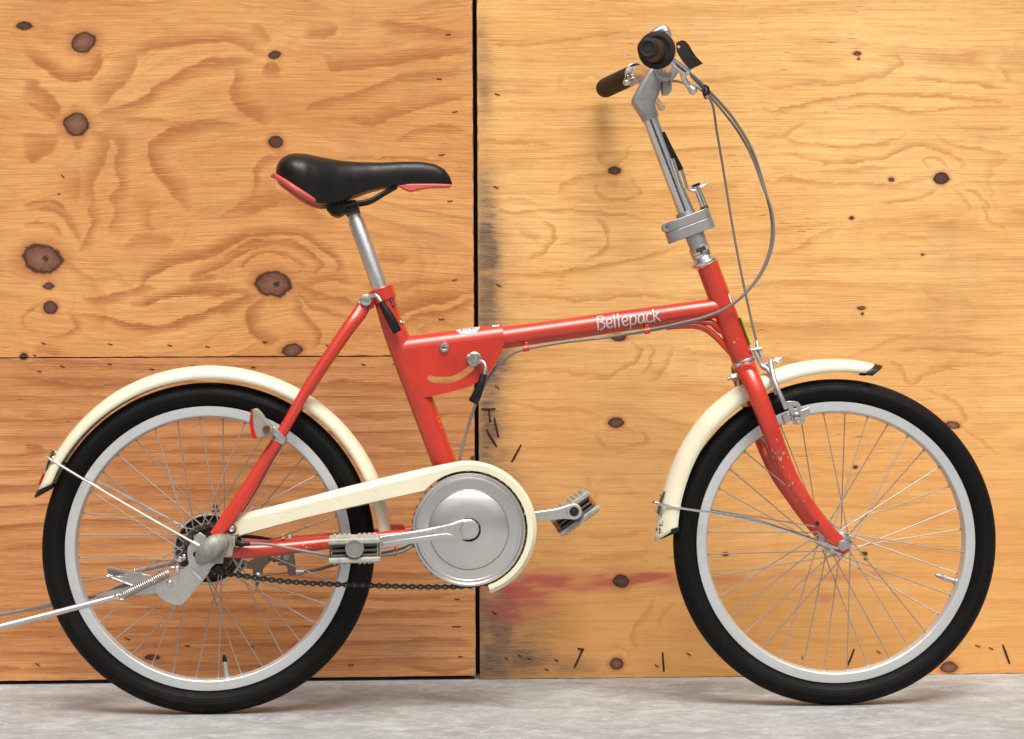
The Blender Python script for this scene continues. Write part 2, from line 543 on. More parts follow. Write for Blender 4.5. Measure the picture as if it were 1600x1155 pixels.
# ============================================================ ground and the dark behind the boards
g = MB()
g.add([(-9, -9, 0), (9, -9, 0), (9, 9, 0), (-9, 9, 0)], [(0, 1, 2, 3)])
o = g.build('ground', 'worn_concrete', flat=True)
o['kind'] = 'structure'
g = MB()
g.prism([WP(-3.2, 0.001, -.07), WP(3.2, 0.001, -.07), WP(3.2, 2.6, -.07), WP(-3.2, 2.6, -.07)], WN * -.1)
o = g.build('back_wall', 'dark_back', flat=True)
o['kind'] = 'structure'

# ============================================================ plywood boards
def zz(ox, oy, k, pts):
    return [(ox + x / k, oy + y / k) for x, y in pts]
Z1 = lambda p: zz(36, 36, 3.93, p)
Z2 = lambda p: zz(36, 320, 3.849, p)
Z3 = lambda p: zz(400, 36, 3.9275, p)
ZA = lambda p: zz(340, 310, 4.443, p)
Z4 = lambda p: zz(540, 430, 5.023, p)
R6 = lambda p: zz(1180, 36, 3.9275, p)
R4 = lambda p: zz(700, 300, 3.85, p)
R5 = lambda p: zz(700, 600, 3.85, p)
R8 = lambda p: zz(680, 860, 3.81, p)
RB = lambda p: zz(740, 30, 3.85, p)
R7 = lambda p: zz(1180, 300, 3.85, p)
RC = lambda p: zz(1380, 560, 3.85, p)
# every band: points, half width in photo pixels, strength
BL = [
 (Z1([(0,180),(100,230),(200,310),(300,335),(400,300),(455,230),(480,170)]), 9, 1),
 (Z1([(690,190),(640,260),(580,330),(500,420),(470,520)]), 12, .8),
 (Z1([(640,210),(800,140),(1000,110),(1250,90),(1400,140),(1480,180)]), 8, .8),
 (Z1([(0,370),(100,440),(170,510),(240,570)]), 11, .9),
 (Z1([(0,470),(120,520),(230,590)]), 5, .7),
 (Z1([(440,575),(600,545),(750,480),(860,400),(950,350),(1100,270),(1280,240),(1450,210)]), 8, .9),
 (Z1([(1300,270),(1330,350),(1320,430),(1370,510),(1450,570),(1500,640)]), 10, .9),
 (Z1([(440,595),(700,605),(1000,610),(1200,600),(1400,655)]), 3, .7),
 (Z1([(1350,640),(1150,615),(960,660),(860,730),(810,800),(840,900),(920,980),(980,1060),(1020,1155)]), 10, .95),
 (Z1([(0,700),(120,690),(230,680)]), 4, .7), (Z1([(0,810),(80,790),(200,700)]), 13, .8),
 (Z1([(430,670),(490,720),(470,800),(440,900),(410,1000),(430,1155)]), 9, .8),
 (Z1([(470,660),(560,700),(610,780),(600,880),(610,980),(560,1100),(565,1155)]), 7, .8),
 (Z1([(340,900),(300,1000),(330,1100)]), 11, .6), (Z1([(700,1155),(760,1080),(830,1120)]), 12, .5),
 (Z1([(1420,1155),(1450,1010),(1430,920),(1480,840),(1587,830)]), 6, .8), (Z1([(1330,1155),(1480,1080),(1587,1040)]), 16, .8),
 (Z1([(0,1120),(100,1105),(200,1115),(280,1155)]), 4, .9),
 (Z1([(310,745),(370,745)]), 6, .8), (Z1([(1490,285),(1590,285)]), 11, .9), (Z1([(325,500),(330,515)]), 4, .7),
 (Z1([(1420,0),(1450,70),(1510,120)]), 8, .6),
 (Z2([(0,40),(120,20),(250,60),(320,150),(345,240)]), 5, .8), (Z2([(0,130),(100,110),(200,130),(250,190)]), 4, .8),
 (Z2([(400,0),(425,100),(400,200),(340,285)]), 5, .8), (Z2([(600,260),(720,225),(850,235),(900,250)]), 11, .6),
 (Z2([(550,0),(570,90),(520,180)]), 6, .6), (Z2([(730,0),(745,90),(780,170)]), 8, .5),
 (Z2([(720,490),(740,420),(830,370),(960,320),(1100,290),(1200,240),(1350,180),(1555,150)]), 7, 1),
 (Z2([(360,560),(480,570),(620,540),(720,500),(800,490)]), 6, .9),
 (Z2([(1010,440),(1080,400),(1180,350),(1280,290),(1400,240),(1555,220)]), 7, 1), (Z2([(1010,440),(1060,460),(1180,440)]), 5, .8),
 (Z2([(640,620),(740,590),(850,550),(980,530),(1180,525),(1400,530)]), 6, 1),
 (Z2([(300,640),(450,680),(560,720),(700,745),(850,740),(980,700),(1080,660),(1180,610),(1300,580),(1400,560)]), 5, 1),
 (Z2([(20,760),(5,700),(40,640),(120,600)]), 3, .7), (Z2([(120,800),(250,780),(330,740),(320,680),(270,640)]), 4, .8),
 (Z2([(60,880),(150,870),(220,890),(230,920)]), 6, .7), (Z2([(260,380),(330,430),(440,470),(580,420)]), 6, .5),
 (ZA([(0,340),(120,270),(280,230),(430,225),(560,240),(680,300),(780,380),(860,460),(840,530)]), 4.5, 1),
 (ZA([(0,430),(100,370),(240,315),(400,305),(530,315),(600,370),(690,430),(710,480),(640,530)]), 4.5, 1),
 (ZA([(215,510),(180,460),(240,410),(340,375),(440,380),(520,420),(590,465),(560,510)]), 3, .95),
 (ZA([(0,150),(150,90),(300,30),(420,10),(560,60),(700,140),(820,180)]), 11, .75),
 (ZA([(520,600),(640,590),(760,560),(870,560),(930,590)]), 6, .8), (ZA([(560,620),(680,670),(800,690),(1000,740)]), 5, .9),
 (ZA([(540,640),(620,690),(660,750),(780,790),(900,820)]), 4, .9), (ZA([(530,660),(570,740),(560,800),(640,880),(690,950),(660,1020)]), 6, .9),
 (ZA([(330,690),(270,760),(240,850),(270,930),(340,980),(420,990)]), 8, .95), (ZA([(0,790),(120,740),(280,670)]), 6, 1),
 (ZA([(0,655),(130,655),(260,650)]), 3, .8), (ZA([(1000,600),(1150,625),(1333,590)]), 6, .6), (ZA([(1080,400),(1200,405),(1333,410)]), 8, .7),
 (ZA([(900,920),(1060,930),(1200,910)]), 9, .5),
 (Z3([(420,210),(480,270),(600,255),(760,230),(950,200),(1150,190),(1330,180)]), 8, .9),
 (Z3([(740,10),(900,40),(1100,60),(1330,70)]), 8, .8), (Z3([(300,100),(400,60),(500,10)]), 8, .7),
 (Z3([(300,540),(350,510),(480,480),(620,450),(760,390),(900,340),(1100,330),(1330,300)]), 6, .8),
 (Z3([(560,580),(700,600),(820,570),(950,510),(1080,480),(1330,420)]), 8, .85), (Z3([(850,740),(980,680),(1100,650),(1330,640)]), 5, .7),
 (Z3([(80,760),(200,830),(300,860)]), 6, .6), (Z3([(500,830),(800,835),(1200,850)]), 2.5, .8),
 (Z4([(370,320),(420,285),(600,205),(750,160),(1010,130)]), 8, .9), (Z4([(450,400),(600,330),(800,290),(1015,200)]), 7, .95),
 (Z4([(440,100),(600,60),(1010,20)]), 5, .6), (Z4([(560,440),(700,400),(1000,370)]), 5, .6),
]
BLOW = [
 ([(36,575),(200,572),(420,580)], 4, .6), ([(36,600),(150,606),(260,600)], 5, .9), ([(36,650),(100,655),(180,648)], 6, .7), ([(480,600),(600,605),(745,598)], 5, .8),
 ([(520,640),(620,650),(745,642)], 5, .7), ([(36,700),(70,705)], 6, .8), ([(560,690),(650,700),(745,690)], 6, .6),
 ([(120,760),(300,770),(500,762)], 6, .7), ([(200,700),(400,706),(560,696)], 5, .8), ([(150,720),(300,728),(450,722)], 3, .8),
 ([(130,850),(300,840),(520,850)], 5, .7), ([(400,900),(520,905),(745,895)], 5, .9), ([(400,930),(560,935),(745,930)], 4, .8),
 ([(420,955),(560,962),(745,958)], 6, .9), ([(140,930),(300,950),(420,945)], 6, .7), ([(36,980),(200,990),(420,985)], 6, .7), ([(180,1010),(300,1000),(520,1012)], 5, .8),
 ([(620,1010),(680,1000),(745,1006)], 5, .8), ([(600,1030),(690,1046),(745,1040)], 5, .7), ([(36,1040),(200,1036),(400,1046)], 5, .6),
]
BR = [
 (R6([(0,370),(150,395),(300,370),(500,360),(700,340),(800,310),(890,255),(850,205),(720,195)]), 4, .7),
 (R6([(0,550),(200,530),(400,490),(600,450),(850,440),(1200,450),(1571,480)]), 2.6, .9), (R6([(850,440),(1200,462),(1571,495)]), 2, .8),
 (R6([(400,560),(700,520),(850,530),(1000,550),(1300,530),(1571,540)]), 2.4, .8),
 (R6([(0,700),(150,690),(250,620),(300,600)]), 4, .6), (R6([(150,690),(250,740),(450,765),(650,765),(800,740),(950,680)]), 3, .75),
 (R6([(150,800),(400,850),(600,850),(730,840),(850,800),(980,750),(1100,760),(1200,810),(1260,860),(1240,900)]), 3.2, .85),
 (R6([(380,890),(600,915),(850,880)]), 5, .6), (R6([(1070,900),(1020,860),(1060,830),(1140,850),(1160,900)]), 2, .8),
 (R6([(1100,690),(1200,740),(1400,790),(1571,820)]), 3, .7), (R6([(960,330),(1100,350),(1300,370),(1571,400)]), 2.5, .8),
 (R6([(0,1000),(200,960),(400,980),(740,1000),(900,990),(1080,950)]), 4, .7), (R6([(740,1110),(900,1090),(1060,1050),(1110,1000)]), 3, .8),
 (R6([(1220,1000),(1280,1080),(1300,1150)]), 3, .6), (R6([(1290,1000),(1380,1060),(1430,1150)]), 2, .8), (R6([(1200,640),(1400,650),(1571,630)]), 4, .5),
 (R6([(1460,1155),(1430,900),(1571,800)]), 6, .4), (R6([(200,230),(400,240),(560,200)]), 8, .35), (R6([(1480,250),(1530,320),(1571,350)]), 3, .6),
 (R4([(200,90),(400,130),(600,110),(800,130),(1000,140),(1300,190)]), 3, .8), (R4([(430,230),(490,250),(530,300)]), 4, .6),
 (R4([(560,170),(620,230),(600,330),(540,390),(480,420)]), 4, .8), (R4([(880,160),(955,230),(960,320),(900,390),(820,420)]), 3, .8),
 (R4([(250,480),(500,505),(800,480),(1000,440),(1200,380),(1400,330)]), 3.5, .8), (R4([(300,600),(600,630),(800,640),(1100,620),(1400,640)]), 3, .8),
 (R4([(1090,880),(1150,950),(1140,1010),(1080,1050),(940,1110),(800,1130)]), 3, .8), (R4([(1200,900),(1230,980),(1200,1060),(1150,1110)]), 3, .7),
 (R4([(1360,930),(1300,1040),(1200,1155)]), 4, .6), (R4([(300,1080),(700,1075),(1000,1090)]), 3, .6),
 (R5([(900,280),(890,340),(950,390),(1050,400),(1150,370),(1180,310),(1130,260)]), 3, .8), (R5([(930,300),(980,270),(1060,265),(1110,300)]), 2, .5),
 (R5([(200,80),(450,130),(700,150),(950,200)]), 3, .6), (R5([(600,590),(900,650),(1200,660)]), 3, .6), (R5([(820,530),(850,640),(900,760)]), 5, .5),
 (R5([(600,880),(900,900),(1250,880)]), 4, .6), (R5([(500,1000),(800,1040),(1330,1010)]), 4, .6),
 (R8([(1310,260),(1290,330),(1240,400),(1190,470),(1180,540),(1190,600)]), 4, .9), (R8([(1440,300),(1360,370),(1340,450)]), 3, .7),
 (R8([(500,500),(700,520),(900,540)]), 4, .5), (R8([(820,100),(950,60),(1200,50),(1260,90)]), 3, .7), (R8([(1000,600),(1080,560),(1130,600),(1130,640)]), 3, .7),
 (R8([(980,740),(1030,720),(1160,730),(1220,760)]), 2, .7),
 (RB([(0,110),(300,150),(700,110),(960,80)]), 3, .7), (RB([(560,330),(520,400),(600,450)]), 4, .4), (RB([(570,350),(700,340),(770,350)]), 2.5, .7),
 (RB([(480,1040),(560,980),(720,940),(820,930)]), 4, .7), (RB([(750,960),(740,1040),(830,1090),(960,1080),(990,1020),(940,940)]), 2.5, .7),
 (RB([(0,750),(250,740),(500,770)]), 3, .6), (RB([(730,760),(780,850),(830,870),(900,840),(940,760)]), 3, .6), (RB([(0,1100),(200,1090),(400,1120)]), 3, .6), (RB([(800,970),(880,980)]), 8, .4),
 (R7([(560,990),(700,950),(850,880),(1060,880)]), 3, .6), (R7([(840,950),(1000,945),(1300,965),(1540,960)]), 3, .8), (R7([(960,900),(1150,880),(1500,905)]), 3, .5),
 (R7([(840,1050),(900,1110),(960,1140),(1040,1080),(1200,1040),(1540,1050)]), 2.6, .75), (R7([(700,270),(850,260),(1000,300),(1080,330)]), 4, .4),
 (R7([(1360,70),(1400,160),(1530,240)]), 2.6, .7), (R7([(0,370),(200,360),(400,270),(550,200)]), 4, .5), (R7([(1000,580),(1150,640),(1300,660)]), 10, .4),
 (RC([(0,20),(110,70),(130,130)]), 3, .7), (RC([(170,140),(240,100),(350,20)]), 3, .6), (RC([(240,190),(380,240),(480,300),(480,350),(430,390)]), 3, .7), (RC([(460,400),(560,470),(700,590)]), 3, .7),
 (RC([(500,420),(760,425)]), 9, .4), ([(1190,980),(1300,1000),(1480,985)], 4, .5), ([(1100,930),(1150,990),(1260,1020)], 3, .5), ([(1160,760),(1300,790),(1500,780)], 4, .5), ([(1200,720),(1350,740),(1490,700)], 3, .5),
]
# knots: centre px, radii px, tilt, darkness
KN = [(131,66,19,15,20,.25),(119,194,18,18,0,.25),(429,86,10,7,10,.8),(431,222,12,11,0,.8),(66,404,29,22,-8,.2),(76,447,7,6,0,.7),(79,481,12,11,0,.7),
      (427,444,27,19,-4,.25),(456,548,15,10,10,.4),(38,40,11,7,0,.9),(37,557,6,6,0,.9),(238,1027,11,5,0,.9),(742,716,6,4,0,.7),(121,229,9,5,0,-9),(62,414,0,0,0,0)]
KR = [(1339,84,6,3.4,0,.6),(1341,92.5,2.6,2.2,0,.4),(960,267,11,7,0,.75),(1470,279,11,10,0,.85),(1392,281,4.6,3.4,0,.6),(1330,341,4.2,3.2,0,.8),(1441,398,3.4,2,0,.2),
      (1345.5,481.5,6,3.4,0,.5),(1347,490.5,2.6,2.4,0,.5),(962,660.5,12,9,0,.6),(970,908,13,11,0,.85),(963,1037,11.5,10,0,.35),(1336,730,4.2,3,0,.7),
      (1350,865,4.6,3.2,0,.8),(1352,873.5,3,2.4,0,.8),(1482,1042,13,10,0,.4),(1488,664,11,6,-10,.3),(966,527,13,7,0,.85),(1133,866,5,3,0,.3),(850,84,0,0,0,0)]
def wob(A, Z, seed, lx, lz, n=18):
    """smooth wavy field, about -1..1"""
    rs = np.random.RandomState(seed)
    o = np.zeros_like(A)
    for _ in range(n):
        k = rs.uniform(.45, 1.6); th = rs.uniform(0, 2 * PI)
        o += np.cos(2 * PI * (A / lx * k * math.cos(th) + Z / lz * k * math.sin(th)) + rs.uniform(0, 2 * PI)) / k
    return o / math.sqrt(n) * 1.1
def seg_field(A, Z, bands, seed):
    out = np.zeros_like(A); dist = np.full(A.shape, .3)
    Aw = A + .0022 * wob(A, Z, seed + 1, .10, .05) + .0016 * wob(A, Z, seed + 2, .03, .012)
    Zw = Z + .0018 * wob(A, Z, seed + 3, .10, .05) + .0010 * wob(A, Z, seed + 4, .03, .012)
    for bi, (pts, hw, st) in enumerate(bands):
        pp = [W(p.x, p.y) for p in cat([(x, y, 0) for x, y in pts], 4)]
        h = hw * .00128
        n = len(pp) - 1
        sel = (Aw > min(p[0] for p in pp) - .05) & (Aw < max(p[0] for p in pp) + .05) & (Zw > min(p[1] for p in pp) - .05) & (Zw < max(p[1] for p in pp) + .05)
        a_, z_ = Aw[sel], Zw[sel]
        d = np.full(a_.shape, 9.); sg = np.ones(a_.shape); u = np.zeros(a_.shape)
        for i, ((ax, az), (bx, bz)) in enumerate(zip(pp[:-1], pp[1:])):
            vx, vz = bx - ax, bz - az
            L = vx * vx + vz * vz + 1e-12
            t = np.clip(((a_ - ax) * vx + (z_ - az) * vz) / L, 0, 1)
            dd = np.hypot(a_ - ax - vx * t, z_ - az - vz * t)
            m_ = dd < d
            d = np.where(m_, dd, d); u = np.where(m_, (i + t) / n, u)
            sg = np.where(m_, np.sign((a_ - ax) * vz - (z_ - az) * vx), sg)
        taper = np.clip(np.minimum(u, 1 - u) * 5, 0, 1) ** .6
        hh = h * (.25 + .85 * taper)
        if bi % 2: sg = -sg
        q = sg * d / hh
        prof = np.clip((q + 1.8) / 2.1, 0, 1) * np.clip((1.0 - q) / .25, 0, 1)
        prof = prof * st * (.35 + .65 * taper)
        out[sel] = np.maximum(out[sel], prof)
        dist[sel] = np.minimum(dist[sel], d)
    return out, dist

def board(label, a0, a1, z0, z1, mat, bands, knots, stains=(), pinks=(), step=.003, off=0.0, seed=1, amp=.05, lx=.6, lz=.3, keep=.05):
    root = thing('plywood_panel', label, 'plywood board', WP((a0 + a1) / 2, z0, -.006))
    na = int((a1 - a0) / step) + 1; nz = int((z1 - z0) / step) + 1
    aa = np.linspace(a0, a1, na); zv = np.linspace(z0, z1, nz)
    A, Z = np.meshgrid(aa, zv)
    bandf, bdist = seg_field(A, Z, bands, seed * 10)
    psi = Z + amp * wob(A, Z, seed, lx, lz, 12) + amp * .045 * wob(A, Z, seed + 50, .16, .05)
    for (px, py, rx, ry, tilt, dk) in knots:
        if rx < 4: continue
        ca, cz = W(px, py); Rk = rx * .0013
        r2 = ((A - ca) / 1.8) ** 2 + (Z - cz) ** 2
        psi = psi - (Z - cz) * np.clip(Rk * Rk / (r2 + 1e-9), 0, 1) * np.exp(-r2 / (Rk * 5) ** 2)
    free = np.clip((bdist - keep * .25) / keep, 0, 1)
    kn = np.full(A.shape, 1.5); kdk = np.zeros(A.shape)
    for (px, py, rx, ry, tilt, dk) in knots:
        if rx == 0: continue
        ca, cz = W(px, py)
        th = R(tilt)
        x = (A - ca) * math.cos(th) + (Z - cz) * math.sin(th); y = -(A - ca) * math.sin(th) + (Z - cz) * math.cos(th)
        kz = .00104 if rx > 14 else .00092
        e = np.hypot(x / (rx * kz), y / (ry * kz)) + .035 * wob(A, Z, 77, .03, .03, 8)
        hs = math.sin(px * 12.9 + py * 7.1)
        spike = np.exp(-np.abs(y + hs * .2 * ry * .001) / (ry * .00030)) * np.exp(-(x / (rx * .00104 * (1.7 + .4 * hs))) ** 2) * ((.30 + .25 * hs) if rx < 15 else .12)
        dd = (e - 1) * (.8 if rx > 8 else .6) - spike
        if dk < 0: continue
        m_ = dd < kn
        kdk = np.where(m_ & (dd < .5), dk, kdk)
        # black pith in the big loose knots
        if rx > 22:
            e2 = np.hypot((x - .006) / .006, (y + .000) / .005)
            kdk = np.where(e2 < 1, 1.0, kdk)
        kn = np.minimum(kn, dd)
    def blobs(lst):
        o = np.zeros(A.shape)
        for (px, py, sx, sy, st) in lst:
            ca, cz = W(px, py)
            o += st * np.exp(-((A - ca) / (sx * .0011)) ** 2 - ((Z - cz) / (sy * .0011)) ** 2)
        return np.clip(o, 0, 1.3)
    wv_ = 1 + .18 * wob(A, Z, 31, .05, .05, 14)
    stf = blobs(stains) * wv_; pkf = blobs(pinks) * (1 + .35 * wob(A, Z, 33, .06, .014, 14))
    me = bpy.data.meshes.new('face_veneer')
    P = np.stack([WO.x + WD.x * A + WN.x * off, WO.y + WD.y * A + WN.y * off, Z], -1).reshape(-1, 3)
    idx = np.arange(na * nz).reshape(nz, na)
    q0 = idx[:-1, :-1].ravel(); q1 = idx[:-1, 1:].ravel(); q2 = idx[1:, 1:].ravel(); q3 = idx[1:, :-1].ravel()
    faces = np.stack([q0, q1, q2, q3], 1)
    # saw-cut edges are a little ragged
    Pg = P.reshape(nz, na, 3); rs = np.random.RandomState(seed)
    jz = np.interp(np.arange(nz), np.arange(0, nz + 3, 3), rs.uniform(0, 1, len(np.arange(0, nz + 3, 3)))) ** 2 * .0022
    ja = np.interp(np.arange(na), np.arange(0, na + 4, 4), rs.uniform(0, 1, len(np.arange(0, na + 4, 4)))) ** 2 * .0016
    Pg[:, 0, 0] += jz; Pg[:, -1, 0] -= jz[::-1]; Pg[0, :, 2] += ja; Pg[-1, :, 2] -= ja[::-1] * .6
    P = Pg.reshape(-1, 3)
    me.vertices.add(len(P)); me.vertices.foreach_set('co', (P - np.array(root.location)).ravel())
    me.loops.add(len(faces) * 4); me.loops.foreach_set('vertex_index', faces.ravel())
    me.polygons.add(len(faces)); me.polygons.foreach_set('loop_start', np.arange(0, len(faces) * 4, 4))
    me.update(calc_edges=True)
    lay = me.uv_layers.new(name='uv')
    U = np.stack([A.ravel(), Z.ravel()], 1)[faces.ravel()]
    lay.data.foreach_set('uv', U.astype(np.float32).ravel())
    for nm, arr in (('band', bandf), ('psi', psi), ('free', free), ('knot', kn), ('kdark', kdk), ('stain', stf), ('pink', pkf)):
        at = me.attributes.new(nm, 'FLOAT', 'POINT')
        at.data.foreach_set('value', arr.astype(np.float32).ravel())
    me.materials.append(M[mat])
    o = bpy.data.objects.new('face_veneer', me)
    COL.objects.link(o); o.parent = root
    e = MB()
    e.prism([WP(a0, z0, off - .0005), WP(a1, z0, off - .0005), WP(a1, z1, off - .0005), WP(a0, z1, off - .0005)], WN * -.0155)
    e.build('veneer_core', 'ply_edge', root, flat=True)
    return root

aS0, _ = W(738.5, 300); aS1, _ = W(744.5, 300)
# seam leans a little: take the boards' edges at mid height
aL, _ = W(741, 560); aR, _ = W(747.5, 560)
zs = W(300, 558)[1]
ST = [(770,560,60,60,.3),(765,420,45,70,.35),(765,940,70,90,.35),(752,80,16,60,.55),(756,160,14,50,.5),(756,300,18,60,.75),(760,370,20,55,.95),(764,440,18,50,.8),(762,500,22,40,.8),(775,560,30,40,.75),(762,640,26,50,.95),
      (772,700,26,45,.8),(800,770,40,50,.35),(760,760,18,60,.8),(845,840,50,60,.25),(760,960,40,70,.9),(775,1020,50,40,.9),(840,1040,60,22,.55),(900,1042,50,14,.45),(820,970,60,60,.4),
      (1000,700,120,60,.10),(1200,905,200,60,.06),(1500,470,60,80,.12),(758,1050,40,20,.7)]
PK = [(860,905,60,14,.9),(800,920,50,22,.9),(830,945,50,24,.6),(955,905,34,16,1.0),(1010,905,50,9,.9),(1050,900,40,8,.8),(1130,905,60,9,.5),(1300,900,90,8,.55),(1290,935,14,8,.5),(900,915,40,12,.8),(790,960,40,20,.4),(1090,915,50,10,.4)]
bL = board('upper left plywood board with big round knots and swirling grain', -1.6, aL, zs + .0008, 1.9, 'plywood_left', BL, KN[:11] + KN[13:14], seed=3, amp=.050, lx=.7, lz=.30, keep=.035)
bB = board('lower left plywood board with straight reddish streaks behind the rear wheel', -1.6, aL, .0065, zs - .0008, 'plywood_low', BLOW, KN[10:13], stains=[(600,990,70,30,.25),(300,1040,200,16,.2),(640,1020,60,20,.25)], seed=5, amp=.005, lx=1.2, lz=.12, keep=.006)
bR = board('pale right plywood board with a dirty left edge behind the front wheel', aR, 1.6, .0005, 1.9, 'plywood_right', BR, KR, ST, PK, off=.003, seed=8, amp=.016, lx=.9, lz=.22, keep=.03)

stm = MB()
stm.tube([(-.5, 0, 0), (.5, 0, 0)], .5, 6, ref=(0, 0, 1))
def pin(board_, name, x0, y0, x1, y1, wd, off):
    a0, z0 = W(x0, y0); a1, z1 = W(x1, y1)
    p0 = WP(a0, z0, off); p1 = WP(a1, z1, off)
    b = MB(); mid = (p0 + p1) / 2 + WN * (.0008 if name == 'staple' else .0016)
    b.tube([p0 - WN * .001, p0.lerp(mid, .3) + WN * .0006, mid, p1.lerp(mid, .3) + WN * .0006, p1 - WN * .001], wd, 6)
    b.build(name, 'staple_steel', board_)
def c4(k, ox, oy, l):
    return [(ox + x / k, oy + y / k, ln, an) for x, y, ln, an in l]
stap = c4(3.849, 36, 320, [(123,833,8,-20),(524,838,8,-12),(882,845,8,-15),(1110,854,8,-15),(1455,827,7,-10),(70,905,6,-10)]) + \
       c4(3.9275, 400, 36, [(1180,70,9,0),(1125,343,9,0),(1220,545,9,8),(1140,809,9,5),(1190,1093,9,8)]) + \
       c4(4.443, 340, 310, [(328,998,7,-10),(765,1022,7,-25)]) + [(98,275,7,-40),(92,303,4,-10)] + [(710,437.5,9,6),(690,499,10,0)]
for x, y, ln, an in stap:
    dx, dy = math.cos(R(an)) * ln / 2, -math.sin(R(an)) * ln / 2
    pin(bL, 'staple', x - dx, y - dy, x + dx, y + dy, .0007, 0)
stap = c4(3.849, 36, 320, [(520,957,8,-10),(237,972,8,-20),(775,988,8,-10),(1020,968,8,-5),(1385,977,8,-10),(98,1001,7,-15)]) + \
       [(568,569.5,8,-14),(59,1038,10,-30),(199,998,10,-20),(293,1009,10,-5),(393,1010,10,2),(548,1039,9,3),(713,979,16,2),(719,1026,8,3),(714,936,9,0),(720,744,8,0),(617,569,8,-5)]
for x, y, ln, an in stap:
    dx, dy = math.cos(R(an)) * ln / 2, -math.sin(R(an)) * ln / 2
    pin(bB, 'staple', x - dx, y - dy, x + dx, y + dy, .0007, 0)
stap = [(777,148,9,-15),(775,293,9,-20),(779,446,9,-25),(777,605,8,-35),(791,1028,7,-25),(812,1024,8,-25),(827,1029,7,-25),(869,1031,8,-25),(854,1046,8,-20),(1026,1040,7,-30),(1076,1022,8,-30),
        (772,957,8,-35),(1372,1018,8,-35),(1527,1009,9,-20),(1548,1013,8,-25),(1253,1027,5,-70)]
for x, y, ln, an in stap:
    dx, dy = math.cos(R(an)) * ln / 2, -math.sin(R(an)) * ln / 2
    pin(bR, 'staple', x - dx, y - dy, x + dx, y + dy, .0008, .003)
for l in [(752,639,774,638.5),(764,642,766,660),(772,652,779,684),(760,671,776,698),(814,695,799,722),(911,1013,897,1043),(1035,1019,1037,1049),(1334,1014,1323,1041),(1566,1007,1577,1037),(903,1013,912,1015)]:
    pin(bR, 'nail', *l, .0016, .003)

# ============================================================ the bicycle
BASE = F(733, 828); BASE.z = 0
bike = thing('bicycle', 'red folding bicycle with cream mudguards and black saddle leaning by the plywood', 'bicycle', BASE)
bpy.context.view_layer.update()

